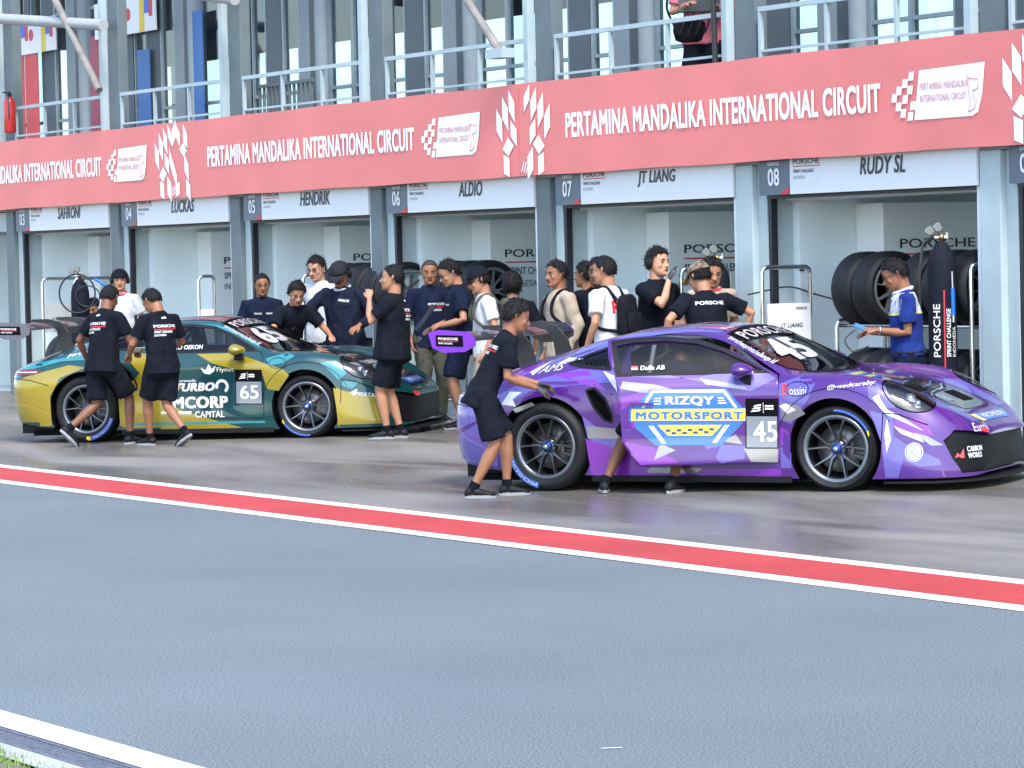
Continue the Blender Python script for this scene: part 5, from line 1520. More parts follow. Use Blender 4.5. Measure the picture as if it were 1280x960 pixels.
def remesh(o, vox, dec=None, smooth=2):
    m = o.modifiers.new('r', 'REMESH'); m.mode = 'VOXEL'; m.voxel_size = vox; m.use_smooth_shade = True
    if smooth:
        s = o.modifiers.new('s', 'SMOOTH'); s.factor = .5; s.iterations = smooth
    if dec:
        d = o.modifiers.new('d', 'DECIMATE'); d.ratio = dec
def wrinkle(me, seed, amp, sc):
    off = Vector((seed * 3.1, seed * 1.7, seed))
    co = [v.co.copy() for v in me.vertices]; nr = [v.normal.copy() for v in me.vertices]
    for v, c, n in zip(me.vertices, co, nr):
        q = Vector((c.x * sc, c.y * sc, c.z * sc * .55)) + off
        v.co = c + n * (amp * (abs(_noise.noise(q)) * 2 - .5) + amp * .5 * _noise.noise(q * 2.3))

def hand(mb, w, f, pn, sgn, H, curl=.5):
    """palm and five fingers from wrist w along f; pn = palm normal; sgn +1 left / -1 right"""
    k = H / 1.75
    f = f.normalized(); pn = (pn - f * pn.dot(f)).normalized(); s = f.cross(pn) * sgn      # towards the little finger or thumb
    s = -s
    rings = []
    for t, a, b in ((-.005, .020, .017), (.02, .027, .015), (.055, .040, .013), (.085, .041, .012), (.095, .038, .010)):
        rings.append((w + f * t * k, s * a * k, pn * b * k))
    eloft(mb, rings, 12)
    for i, (ln, off) in enumerate(((.072, -.031), (.082, -.0105), (.077, .0105), (.060, .031))):
        p = w + f * .088 * k + s * off * k
        pts = [p - f * .015 * k, p]; d = f + s * off * 2.2; d.normalize()
        for j, fr in enumerate((.42, .33, .25)):
            a = curl * (.55 + .45 * j) * (1 + .12 * i)
            d = (d * math.cos(a) + pn * math.sin(a)).normalized()
            p = p + d * ln * fr * k; pts.append(p.copy())
        limb(mb, pts, [.0095 * k, .0095 * k, .0085 * k, .008 * k, .007 * k], 8)
    p = w + f * .03 * k - s * .030 * k
    d = (f * .75 - s * .6 + pn * .35).normalized()
    pts = [p - d * .01 * k, p + d * .03 * k]
    d2 = (f * .95 - s * .1 + pn * (.2 + .4 * curl)).normalized()
    pts += [pts[-1] + d2 * .028 * k, pts[-1] + d2 * .050 * k]
    limb(mb, pts, [.014 * k, .0115 * k, .010 * k, .008 * k], 8)

def person(label, x, y, psi, H, lean=0.04, side=0.0, twist=0.0, crouch=0.0, head=(0, 0, 0), LH=None, RH=None, LE=None, RE=None, feet=((.02, .10), (-.02, -.10)), fdir=(0.12, -0.12), lift=(0, 0),
           shirt=C_black, sleeve='short', legs='shorts', legcol=C_black, skin=0, hair='short', glasses=False, phones=False, beard=False, prints=(), z=None, build=1.0, curl=(.5, .5), tuck=False, collar=None, socks=True, cap=None, px=0.0, shoecol=None):
    """psi: facing as seen in the photo, 0 = right, 90 = away, 180 = left, 270 = towards the camera"""
    zz = gz(y) if z is None else z
    root = empty('person', (x, y, zz), R(59.8 + psi), label, 'person')
    k = H / 1.75
    sk = SKIN[skin]
    V = Vector
    hipz = .515 * H - crouch
    P = V((px, 0, hipz))
    d = V((math.sin(lean), math.sin(side), math.cos(lean))).normalized()
    lat0 = V((0, 1, 0)); lat = V((-math.sin(twist), math.cos(twist), 0)); lat = (lat - d * lat.dot(d)).normalized()
    fw = lat.cross(d).normalized()
    fw0 = lat0.cross(d).normalized()
    N = P + d * .305 * H
    SH = {1: P + d * .280 * H + lat * .100 * H * build, -1: P + d * .280 * H - lat * .100 * H * build}
    HP = {1: P + lat0 * .052 * H, -1: P - lat0 * .052 * H}
    # --- legs
    ank = {1: V((feet[0][0], feet[0][1], .075 * k + lift[0])), -1: V((feet[1][0], feet[1][1], .075 * k + lift[1]))}
    knee = {}
    for s in (1, -1):
        fa = fdir[0] if s > 0 else fdir[1]
        knee[s], ank[s] = ik(HP[s], ank[s], .245 * H, .24 * H, V((math.cos(fa), math.sin(fa), .15)))
    # --- arms
    elb, wri = {}, {}
    for s, T, E in ((1, LH, LE), (-1, RH, RE)):
        t = SH[s] + (V(T) if T is not None else V((.04, s * .07, -.52 * k)))
        hint = V(E) if E is not None else V((-.6, s * .5, -.2))
        elb[s], wri[s] = ik(SH[s], t, .172 * H, .150 * H, hint)
    # --- head frame
    hy, hp, hr = head
    hz_ = (d * .45 + V((0, 0, 1)) * .75).normalized()
    hf = V((math.cos(hy), math.sin(hy), 0)); hf = (hf - hz_ * hf.dot(hz_)).normalized()
    q = Matrix.Rotation(hp, 3, hz_.cross(hf))      # + looks down
    hf = q @ hf; hu = q @ hz_
    hl = hu.cross(hf).normalized()
    if hr:
        q = Matrix.Rotation(hr, 3, hf); hu = q @ hu; hl = q @ hl
    hh = .137 * H                                   # chin to crown
    C = N + hz_ * .036 * H + hu * .068 * H + hf * .014 * H      # centre of the head
    # --- body surface
    mb = MB()
    b = build
    eloft(mb, [(P - d * .055 * H, lat0 * .060 * H, fw0 * .045 * H), (P - d * .03 * H, lat0 * .085 * H * b, fw0 * .058 * H * b), (P + d * .02 * H, lat0 * .088 * H * b, fw0 * .060 * H * b), (P + d * .09 * H, lat * .076 * H * b, fw * .056 * H * b),
               (P + d * .17 * H, lat * .088 * H * b, fw * .063 * H * b), (P + d * .24 * H, lat * .098 * H * b, fw * .060 * H * b), (P + d * .285 * H, lat * .088 * H, fw * .045 * H), (P + d * .305 * H, lat * .045 * H, fw * .036 * H)])
    limb(mb, [N - d * .03 * H, N + hz_ * .02 * H, C - hu * .035 * H - hf * .014 * H], [.042 * H, .037 * H, .037 * H])
    def hp_(a, l, u): return C + hf * a * hh + hl * l * hh + hu * u * hh
    # skull and face as stacked ellipses from chin to crown
    rings = []
    for u, w_, fr, bk in ((-.52, .12, .34, .06), (-.47, .20, .38, .02), (-.40, .26, .40, -.06), (-.30, .30, .41, -.20), (-.18, .325, .41, -.34), (-.05, .34, .40, -.42), (.08, .345, .41, -.47), (.20, .345, .42, -.48), (.32, .32, .38, -.46), (.42, .26, .29, -.38), (.49, .16, .15, -.25), (.52, .06, .02, -.10)):
        c = hp_((fr + bk) / 2, 0, u)
        rings.append((c, hl * w_ * hh, hf * (fr - bk) / 2 * hh))
    eloft(mb, rings, 20)
    # brow, nose, lips, chin, ears
    limb(mb, [hp_(.37, .17, .09), hp_(.41, 0, .085), hp_(.37, -.17, .09)], [.035 * hh, .04 * hh, .035 * hh], 8)
    limb(mb, [hp_(.40, 0, .05), hp_(.46, 0, -.08), hp_(.50, 0, -.145)], [.035 * hh, .05 * hh, .062 * hh], 8)
    limb(mb, [hp_(.42, .065, -.155), hp_(.42, -.065, -.155)], [.045 * hh, .045 * hh], 8)
    limb(mb, [hp_(.38, .10, -.275), hp_(.425, 0, -.27), hp_(.38, -.10, -.275)], [.03 * hh, .042 * hh, .03 * hh], 8)
    limb(mb, [hp_(.375, .04, -.44), hp_(.375, -.04, -.44)], [.06 * hh, .06 * hh], 8)
    for s in (1, -1):
        limb(mb, [hp_(-.03, s * .345, -.10), hp_(-.06, s * .385, .02), hp_(-.07, s * .39, .10)], [.035 * hh, .055 * hh, .05 * hh], 8)
        limb(mb, [hp_(.32, s * .20, -.08), hp_(.30, s * .22, -.14)], [.07 * hh, .07 * hh], 8)
    for s in (1, -1):
        limb(mb, [HP[s], HP[s].lerp(knee[s], .35), knee[s], knee[s].lerp(ank[s], .30), knee[s].lerp(ank[s], .75), ank[s], ank[s] + V((0, 0, -.04))], [.052 * H, .049 * H, .032 * H, .033 * H, .021 * H, .019 * H, .020 * H])
        limb(mb, [SH[s] + d * -.005 * H, SH[s].lerp(elb[s], .4), elb[s], elb[s].lerp(wri[s], .3), wri[s]], [.030 * H, .027 * H, .021 * H, .022 * H, .0145 * H])
        f = (wri[s] - elb[s]).normalized()
        pn = V((.2, -s * 1.0, .1)) if abs(f.z) > .5 else V((0, -s * .35, -1)) 
        hand(mb, wri[s], f, pn, s, H, curl[0] if s > 0 else curl[1])
    body = mb.build('body', sk, root)
    remesh(body, .0085, .30, 2)
    # --- shirt
    sh = MB()
    L = shirt
    hem = -.055 * H if not tuck else -.005 * H
    e = 1.0
    eloft(sh, [(P + d * (hem - .02 * H * min(1, abs(lean) * 2)), lat0 * .116 * H * b, fw0 * .090 * H * b), (P + d * (hem + .03 * H), lat0 * .115 * H * b, fw0 * .088 * H * b), (P + d * .06 * H, lat.lerp(lat0, .5) * .102 * H * b, fw * .080 * H * b), (P + d * .15 * H, lat * .102 * H * b, fw * .079 * H * b),
               (P + d * .22 * H, lat * .110 * H * b, fw * .075 * H * b), (P + d * .268 * H, lat * .112 * H * b, fw * .064 * H), (P + d * .293 * H, lat * .094 * H, fw * .054 * H), (P + d * .310 * H, lat * .066 * H, fw * .048 * H), (P + d * .326 * H, lat * .046 * H, fw * .044 * H)], 24)
    for s in (1, -1):
        e_ = elb[s]
        if sleeve == 'short':
            m_ = SH[s].lerp(e_, .72)
            limb(sh, [SH[s] - lat * s * .02 * H - d * .008 * H, SH[s] - d * .004 * H, SH[s].lerp(e_, .4), m_], [.044 * H, .046 * H, .043 * H, .045 * H], 14, 'start')
        else:
            limb(sh, [SH[s] - lat * s * .02 * H - d * .008 * H, SH[s] - d * .004 * H, SH[s].lerp(e_, .5), e_, e_.lerp(wri[s], .5), e_.lerp(wri[s], .93)], [.044 * H, .046 * H, .042 * H, .037 * H, .032 * H, .026 * H], 14, 'start')
    so = sh.build('jacket' if sleeve == 'long' else 'shirt', L, root)
    remesh(so, .012, None, 3)
    seed = random.uniform(0, 90)
    def shirt_done(o=so, pr=prints, fw=fw, lat=lat, d=d, P=P, sd=seed, root=root, H=H, sl=sleeve):
        wrinkle(o.data, sd, .011 if sl == 'short' else .014, 8)
        if pr:
            bm = bmesh.new(); bm.from_mesh(o.data); S = Skin(bm)
            for kind in pr: shirt_print(kind, S, fw, lat, d, P, H, o)
            bm.free()
    POST.append(shirt_done)
    if collar is not None:
        cl = MB().tube([N + d * .012 * H + (lat * math.cos(t) * .047 + fw * (math.sin(t) * .045 + .004)) * H - V((0, 0, .012 * H)) * math.sin(t) for t in (2 * math.pi * i / 20 for i in range(20))], .010 * H, 8, closed=True)
        cl.build('collar', collar, root)
    # --- shorts / trousers
    lg = MB()
    eloft(lg, [(P + d * .025 * H, lat0 * .102 * H * b, fw0 * .074 * H * b), (P - d * .02 * H, lat0 * .110 * H * b, fw0 * .082 * H * b), (P - V((0, 0, .06 * H)), lat0 * .108 * H * b, fw0 * .078 * H * b), (P - V((0, 0, .085 * H)), lat0 * .08 * H, fw0 * .064 * H)], 20)
    for s in (1, -1):
        K, A, Hh = knee[s], ank[s], HP[s]
        if legs == 'shorts':
            limb(lg, [Hh, Hh.lerp(K, .5), Hh.lerp(K, .90)], [.062 * H, .060 * H, .062 * H], 16, 'start')
        else:
            limb(lg, [Hh, Hh.lerp(K, .5), K, K.lerp(A, .5), K.lerp(A, .97)], [.062 * H, .056 * H, .045 * H, .041 * H, .039 * H], 16, 'start')
    lo = lg.build('shorts' if legs == 'shorts' else 'trousers', legcol, root)
    remesh(lo, .013, None, 2)
    POST.append(lambda o=lo, sd=seed: wrinkle(o.data, sd + 5, .011, 7))
    if tuck:
        MB().tube([P + d * .012 * H + (lat0 * math.cos(t) * .107 + fw0 * math.sin(t) * .080) * H * b for t in (2 * math.pi * i / 24 for i in range(24))], .011 * H, 8, closed=True).build('belt', M_shoe, root)
    # --- shoes and socks
    for s in (1, -1):
        fa = fdir[0] if s > 0 else fdir[1]
        up = lift[0] if s > 0 else lift[1]
        A = ank[s]
        pitch = R(55) * min(1, up / .12) if up else 0
        Mx = Matrix.Translation((A.x, A.y, A.z - .075 * k)) @ Matrix.Rotation(fa, 4, 'Z')
        if pitch: Mx = Mx @ Matrix.Translation((.0, 0, .06)) @ Matrix.Rotation(pitch, 4, 'Y') @ Matrix.Translation((0, 0, -.06))
        up_ = MB()
        rg = []
        for xx, w_, zc, hz2 in ((-.068, .022, .045, .022), (-.055, .034, .052, .036), (-.02, .040, .060, .046), (.03, .040, .056, .042), (.08, .045, .046, .032), (.13, .048, .038, .024), (.17, .042, .034, .020), (.195, .022, .030, .012)):
            rg.append((Mx @ V((xx * k, 0, zc * k)), Mx.to_3x3() @ V((0, w_ * k, 0)), Mx.to_3x3() @ V((0, 0, hz2 * k))))
        eloft(up_, rg, 14)
        so_ = up_.build('shoe', shoecol or M_shoe, root)
        sl_ = MB(); out = []
        for t in range(20):
            a = 2 * math.pi * t / 20
            xx = .065 + .138 * math.cos(a); w_ = (.050 if xx > .05 else .041) * math.sin(a)
            out.append((xx * k, w_ * k))
        sl_.add([Mx @ V((a, c, .002)) for a, c in out] + [Mx @ V((a, c, .028 * k)) for a, c in out], [tuple(range(19, -1, -1)), tuple(range(20, 40))] + [(i, (i + 1) % 20, (i + 1) % 20 + 20, i + 20) for i in range(20)])
        sl_.build('sole', M_sole, so_)
        if legs == 'shorts' and socks:
            limb_ = MB(); limb(limb_, [A + (knee[s] - A) * .16, A, A - V((0, 0, .02))], [.0255 * H, .024 * H, .024 * H], 12, False)
            limb_.build('sock', M_sock, root)
    # --- hair, cap
    def dome(sc, off, edge, thick, jit, name, m, n=26):
        bm = bmesh.new(); bmesh.ops.create_uvsphere(bm, u_segments=n + 14, v_segments=28, radius=1)
        nz = lambda c: c + V((0, 0, jit * 1.6 * _noise.noise(c * 7 + V((0, seed, 0)))))
        dead = [v for v in bm.verts if not edge(nz(v.co))]
        bmesh.ops.delete(bm, geom=dead, context='VERTS')
        for v in bm.verts:
            a, l, u = v.co
            j = 1 + jit * _noise.noise(v.co * 5 + V((seed, 0, 0))) + jit * .6 * _noise.noise(v.co * 13)
            v.co = hp_((-.03 + a * .47 * sc) * (1 if a > 0 else 1.0) * 1, l * .375 * sc * j, .06 + off + u * .475 * sc * j)
        bm.normal_update()
        src = [(v.co.copy(), v.normal.copy()) for v in bm.verts] if name == 'hair' else []
        solid(bm, -thick * hh)
        for f in bm.faces: f.smooth = True
        if name == 'hair' and thick > .013:       # loose locks that break up the outline
            rg = random.Random(int(seed * 1000))
            for q in range(int(420 if thick > .03 else 260)):
                c, nn = rg.choice(src)
                out = (c - C).normalized()
                tip = (out * rg.uniform(.10, .50) + hu * rg.uniform(-.85, .0) + hf * rg.uniform(-.45, .5) + hl * rg.uniform(-.4, .4)).normalized()
                ln = hh * (thick * .6 + rg.uniform(.04, .12) * min(1, thick / .035))
                b0 = c + out * thick * hh * .9
                sd_ = tip.cross(out).normalized() * hh * rg.uniform(.012, .03)
                f_ = [bm.verts.new(b0 - sd_), bm.verts.new(b0 + sd_), bm.verts.new(b0 + tip * ln + out * .02 * hh)]
                bm.faces.new(f_)
        o = bm_obj(name, bm, m, root)
        return o
    def thr(x_):
        T = ((-1, -.66), (-.35, -.60), (-.08, -.18), (.25, -.04), (.45, .30), (.7, .50), (1.01, .58))
        for (a_, b_), (c_, e_) in zip(T, T[1:]):
            if x_ <= c_: return b_ + (e_ - b_) * (x_ - a_) / (c_ - a_)
        return .58
    if hair == 'short':
        dome(1.035, .01, lambda c: c.z > thr(c.x), .035, .05, 'hair', M_hair)
    elif hair == 'crop':
        dome(1.035, .005, lambda c: c.z > thr(c.x) + .02, .016, .015, 'hair', M_hair)
    elif hair == 'full':
        dome(1.025, .035, lambda c: c.z > thr(c.x) - .06, .055, .085, 'hair', M_hair)
    elif hair == 'long':
        dome(1.06, .02, lambda c: c.z > -.85 + 1.15 * max(c.x, -.2), .08, .08, 'hair', M_hair)
    elif hair == 'bald':
        dome(1.03, .0, lambda c: c.z > thr(c.x) + .10, .010, .01, 'hair', mat('grey stubble', (0.022, 0.020, 0.019), 0.7, vary=.4, vscale=60))
    if cap is not None:
        dome(1.03, .02, lambda c: c.z > -.45 + .2 * max(c.x, -.5) and c.x < .2 and c.z < .3, .02, .03, 'hair', M_hair)
        co = dome(1.085, .035, lambda c: c.z > .13 - .06 * c.x, .035, .01, 'cap', cap[0])
        cd = cap[1]                              # brim: +1 forward, -1 backward
        mb2 = MB(); top = []; n_ = 14
        for i in range(n_ + 1):
            a = R(-62 + 124 * i / n_)
            top.append((hp_(cd * (.02 + .46 * math.cos(a)), .40 * math.sin(a), .135), hp_(cd * (.10 + .86 * math.cos(a)), .36 * math.sin(a), .075 - .03 * (1 - abs(math.sin(a))))))
        vs = [p for pr in top for p in pr]; m0 = len(vs)
        vs += [p - hu * .03 * hh for p in vs]
        fs = [(2 * i, 2 * i + 1, 2 * i + 3, 2 * i + 2) for i in range(n_)] + [(m0 + 2 * i + 2, m0 + 2 * i + 3, m0 + 2 * i + 1, m0 + 2 * i) for i in range(n_)] + [(2 * i + 1, m0 + 2 * i + 1, m0 + 2 * i + 3, 2 * i + 3) for i in range(n_)]
        mb2.add(vs, fs); mb2.build('brim', cap[2] if len(cap) > 2 else cap[0], co)
    # --- eyes, brows, mouth
    for s in (1, -1):
        bm = bmesh.new(); bmesh.ops.create_uvsphere(bm, u_segments=12, v_segments=8, radius=1)
        for v in bm.verts: v.co = hp_(.372 + v.co.x * .035, s * .165 + v.co.y * .075, .015 + v.co.z * .030)
        eo = bm_obj('eye', bm, M_eyew, root)
        bm = bmesh.new(); bmesh.ops.create_uvsphere(bm, u_segments=10, v_segments=6, radius=1)
        for v in bm.verts: v.co = hp_(.392 + v.co.x * .022, s * .165 + v.co.y * .036, .016 + v.co.z * .032)
        bm_obj('iris', bm, M_eye, eo)
        MB().tube([hp_(.375, s * .25, .10), hp_(.425, s * .16, .125), hp_(.43, s * .07, .105)], [.012 * hh, .02 * hh, .016 * hh], 6).build('eyebrow', M_hair, root)
    MB().tube([hp_(.40, .11, -.285), hp_(.445, .05, -.268), hp_(.455, 0, -.272), hp_(.445, -.05, -.268), hp_(.40, -.11, -.285)], [.010 * hh, .024 * hh, .026 * hh, .024 * hh, .010 * hh], 8).build('mouth', M_lip, root)
    if beard:
        MB().tube([hp_(.39, .12, -.30), hp_(.445, .06, -.225), hp_(.46, 0, -.215), hp_(.445, -.06, -.225), hp_(.39, -.12, -.30)], [.014 * hh, .022 * hh, .022 * hh, .022 * hh, .014 * hh], 7).build('moustache', M_hair, root)
        MB().tube([hp_(.40, .06, -.45), hp_(.425, 0, -.46), hp_(.40, -.06, -.45)], [.02 * hh, .04 * hh, .02 * hh], 7).build('beard', M_hair, root)
    if glasses:
        g = MB()
        for s in (1, -1):
            g.tube([hp_(.455, s * .165 + .095 * math.cos(t), .015 + .065 * math.sin(t)) for t in (2 * math.pi * i / 14 for i in range(14))], .008 * hh, 5, closed=True)
            g.tube([hp_(.45, s * .26, .03), hp_(.20, s * .37, .04), hp_(-.05, s * .39, .05)], .008 * hh, 5)
        g.tube([hp_(.46, .07, .02), hp_(.47, 0, .03), hp_(.46, -.07, .02)], .008 * hh, 5)
        g.build('glasses', M_matt, root)
    if phones:
        g = MB().tube([hp_(-.05, .47 * math.cos(t), .10 + .52 * math.sin(t)) for t in (math.pi * i / 14 for i in range(15))], .028 * hh, 8).build('headset_band', M_matt, root)
        for s in (1, -1):
            bm = bmesh.new(); bmesh.ops.create_uvsphere(bm, u_segments=14, v_segments=10, radius=1)
            for v in bm.verts: v.co = hp_(-.05 + v.co.x * .17, s * .44 + v.co.y * .10, .0 + v.co.z * .21)
            c_ = bm_obj('ear_cup', bm, M_matt, root)
            for p in c_.data.polygons: p.use_smooth = True
    root['_j'] = 1
    del root['_j']
    W = root_matrix(root)
    return dict(root=root, N=N, SH=SH, wri=wri, elb=elb, P=P, d=d, fw=fw, lat=lat, C=C, hp=hp_, H=H, hl=hl, hf=hf, hu=hu, hh=hh, knee=knee)
def root_matrix(o):
    return Matrix.Translation(o.location) @ o.rotation_euler.to_matrix().to_4x4()

def shirt_print(kind, S, fw, lat, d, P, H, o):
    """flat print wrapped on the cloth: back / chest / sleeve lettering"""
    back = (-fw, -lat)                     # seen from behind: right is the wearer's right
    front = (fw, lat)
    def pos(fr, a, h):
        p = P + d * h * H
        u = fr[1]; v = fr[0].cross(u)
        return p.dot(u) + a, p.dot(v)
    if kind == 'back':
        x, y = pos(back, 0, .215)
        lay_text('shirt_lettering', S, back, 'PORSCHE', x - .125, y + .010, .25, .030, M_w, o, bold=.02, off=.003)
        lay_polys('shirt_rule', S, back, [[(x - .125, y - .012), (x + .125, y - .012), (x + .125, y - .002), (x - .125, y - .002)]], M_inkred, o, off=.003)
        lay_text('shirt_lettering', S, back, 'SPRINT CHALLENGE', x - .125, y - .046, .20, .025, M_w, o, bold=.02, off=.003)
        lay_text('shirt_lettering', S, back, 'INDONESIA', x - .125, y - .078, .12, .022, M_w, o, bold=.02, off=.003)
        x, y = pos(back, 0, .275)
        lay_polys('neck_emblem', S, back, [[(x - .03, y), (x + .035, y + .005), (x + .03, y + .022), (x - .02, y + .018)]], M_w, o, off=.004)
    elif kind == 'polo':
        x, y = pos(back, 0, .245)
        lay_text('shirt_lettering', S, back, 'PORSCHE', x - .14, y, .28, .034, M_w, o, bold=.02, off=.003)
    elif kind == 'chest':
        x, y = pos(front, .03, .195)
        lay_text('shirt_lettering', S, front, 'PORSCHE', x - .10, y + .02, .20, .026, M_w, o, bold=.02, off=.003)
        lay_text('shirt_lettering', S, front, 'CHALLENGE', x - .09, y - .012, .17, .024, M_inkred, o, bold=.02, off=.003)
        lay_text('shirt_lettering', S, front, 'INDONESIA', x - .07, y - .042, .13, .022, M_w, o, bold=.02, off=.003)
    elif kind == 'chest_small':
        for sx in (-.07, .06):
            x, y = pos(front, sx, .21)
            lay_text('shirt_lettering', S, front, 'PORSCHE', x - .04, y, .08, .020, M_w, o, bold=.02, off=.003)
    elif kind == 'jacket':
        x, y = pos(front, .075, .235)
        lay_text('jacket_lettering', S, front, 'PORSCHE', x - .06, y + .01, .12, .026, M_w, o, bold=.02, off=.004, rot=R(-8))
        x, y = pos(front, 0, 0)
        lay_polys('zip', S, front, [[(x - .006, y), (x + .006, y), (x + .006, y + .28 * H), (x - .006, y + .28 * H)]], M_matt, o, off=.003)
    elif kind == 'red_back':
        x, y = pos(back, 0, .20)
        lay_text('shirt_lettering', S, back, 'RD', x - .10, y - .04, .20, .12, M_inkred, o, bold=.03, off=.003)
    elif kind == 'yoke':
        for fr in (back, front):
            x, y = pos(fr, 0, .205)
            lay_polys('white_yoke', S, fr, [[(x - .22, y), (x + .22, y), (x + .22, y + .10 * H), (x - .22, y + .10 * H)]], C_white, o, off=.003)
            lay_polys('yellow_piping', S, fr, [[(x - .22, y - .010), (x + .22, y - .010), (x + .22, y + .004), (x - .22, y + .004)]], M_yelv, o, off=.005)
        sd = (-lat, fw)
        x, y = pos(sd, 0, .205)
        lay_polys('white_yoke', S, sd, [[(x - .12, y), (x + .12, y), (x + .12, y + .10 * H), (x - .12, y + .10 * H)]], C_white, o, off=.004)
        x, y = pos(back, .05, .225)
        lay_text('shirt_lettering', S, back, 'MICHELIN', x - .05, y, .12, .022, M_bluev, o, bold=.02, off=.006)
def backpack(p, label, m, w=.30, h=.44, dep=.15):
    """worn rucksack: bag behind the shoulders and two straps"""
    W = root_matrix(p['root'])
    o = empty('backpack', W.translation, p['root'].rotation_euler.z, label, 'backpack')
    fw, lat, d, P, H = p['fw'], p['lat'], p['d'], p['P'], p['H']
    c = P + d * .165 * H - fw * (.078 * H + dep / 2)
    mb = MB()
    eloft(mb, [(c + d * t * h, lat * w / 2 * a, fw * dep / 2 * b_) for t, a, b_ in ((-.5, .80, .7), (-.47, .95, .95), (-.2, 1, 1.1), (.15, .98, 1.0), (.38, .88, .8), (.48, .6, .5), (.5, .3, .2))], 18)
    bag = mb.build('bag', m, o); remesh(bag, .014, None, 2); POST.append(lambda b=bag: wrinkle(b.data, 4, .006, 9))
    mb = MB(); c2 = c - fw * dep * .55 - d * .08
    eloft(mb, [(c2 + d * t * h * .5, lat * w / 2 * .75 * a, fw * .03) for t, a in ((-.5, .8), (-.4, 1), (.35, 1), (.5, .8))], 14)
    mb.build('pocket', m, o)
    for s in (1, -1):
        b = .075 * H
        pts = [c + d * .36 * h + lat * s * .07 + fw * dep * .45, P + d * .322 * H + lat * s * .088 - fw * .045, P + d * .316 * H + lat * s * .092 + fw * .045, P + d * .25 * H + lat * s * .10 + fw * (b + .012), P + d * .18 * H + lat * s * .115 + fw * (b + .022), P + d * .10 * H + lat * s * .205 - fw * .0, c - d * .38 * h + lat * s * .10 + fw * dep * .35]
        MB().tube(round_path(pts, .08, 4), .017, 8).build('strap', m, o)
    return o
def local_thing(p, name, label, cat):
    W = root_matrix(p['root'])
    return empty(name, W.translation, p['root'].rotation_euler.z, label, cat)

# 1 the boy by the rear wheel
p = person('boy in black T shirt and shorts leaning over the purple rear fender', 3.40, -5.04, 8, 1.64, lean=.47, head=(-.05, .12, 0), LH=(.26, -.04, -.34), RH=(.20, .02, -.36), LE=(-.6, .3, -1), RE=(-.8, -.35, -.6), feet=((.20, .10), (-.10, -.10)), fdir=(.05, -.1), px=.0, crouch=.035, skin=0, hair='full', prints=('back',), curl=(.6, .6), build=.86)
# gloves on both hands
for s in (1, -1):
    w, e = p['wri'][s], p['elb'][s]; f = (w - e).normalized()
    mb = MB(); hand(mb, w - f * .004, f, Vector((0, -s * .35, -1)), s, 1.66 * 1.12, .6)
    g = mb.build('glove', mat('grey glove', (0.05, 0.055, 0.065), 0.8, vary=.3, vscale=20), p['root']); remesh(g, .008, .5, 1)
# 2 someone bending in behind the open door
p = person('person bending into the purple car behind its open door', 4.226, -3.992, 63, 1.62, lean=1.12, head=(0, .2, 0), LH=(.34, .02, -.30), RH=(.32, -.06, -.34), feet=((-.03, .40), (-.02, -.17)), fdir=(.5, -.1), px=.12, crouch=.10, shirt=C_navy, skin=2, hair='crop')
# 3, 4 the two crew members passing the green car
p = person('crew member in black walking right past the green rear wheel', -6.16, -4.15, 62, 1.74, lean=.16, twist=-.25, head=(.1, .45, 0), LH=(.12, .20, -.44), RH=(.30, -.02, -.36), feet=((-.26, .28), (.18, -.20)), fdir=(-.6, -.5), lift=(.10, 0), skin=2, hair='crop', prints=('back',), px=.0, crouch=.035)
p = person('crew member in black looking down at a paper by the green door', -5.34, -3.84, 128, 1.69, lean=.10, head=(.25, .55, 0), LH=(.28, .02, -.36), RH=(.26, -.04, -.34), LE=(-.4, .7, -.6), RE=(-.4, -.7, -.6), feet=((.24, .02), (-.26, -.10)), fdir=(.3, .2), lift=(0, .07), skin=0, hair='crop', prints=('back',), crouch=.03)
t = local_thing(p, 'paper_sheet', 'small white paper held by the crew member at the green door', 'paper')
q = (p['wri'][1] + p['wri'][-1]) / 2 + Vector((.12, .03, .03))
MB().box(-.07, .07, -.05, .05, -.002, .002, Matrix.Translation(q) @ Matrix.Rotation(R(20), 4, 'Y')).build('sheet', M_card, t)
# 5 white shirt by the garage
p = person('man in white polo with red collar and headset behind the crew', -13.76, -.62, 262, 1.76, head=(.25, .02, 0), shirt=C_white, legcol=C_black, legs='trousers', skin=1, hair='none', cap=(C_black, -1), phones=True, collar=mat('red collar', (0.5, 0.03, 0.04), 0.7))
# 6 crouching by the cylinder
p = person('crew member half hidden behind the cylinder with the looped hose', -15.72, -.08, 250, 1.66, lean=.4, crouch=.22, px=-.1, head=(0, .3, 0), LH=(.30, .1, -.22), RH=(.34, .05, -.28), skin=1, legs='trousers', feet=((.1, .14), (-.1, -.14)))
# 7, 8 behind the green roof
p = person('man with glasses in navy shirt standing behind the green roof', -8.51, -1.15, 285, 1.70, head=(-.1, .12, 0), shirt=C_navy, legs='trousers', legcol=C_black, skin=0, glasses=True, prints=('chest_small',), hair='crop')
p = person('man in black bending over the green windscreen from the far side', -7.62, -1.25, 300, 1.72, lean=.55, px=-.12, head=(-.2, .25, 0), LH=(.35, .1, -.28), RH=(.35, -.1, -.3), shirt=C_black, legs='trousers', skin=1, hair='full', crouch=.02)
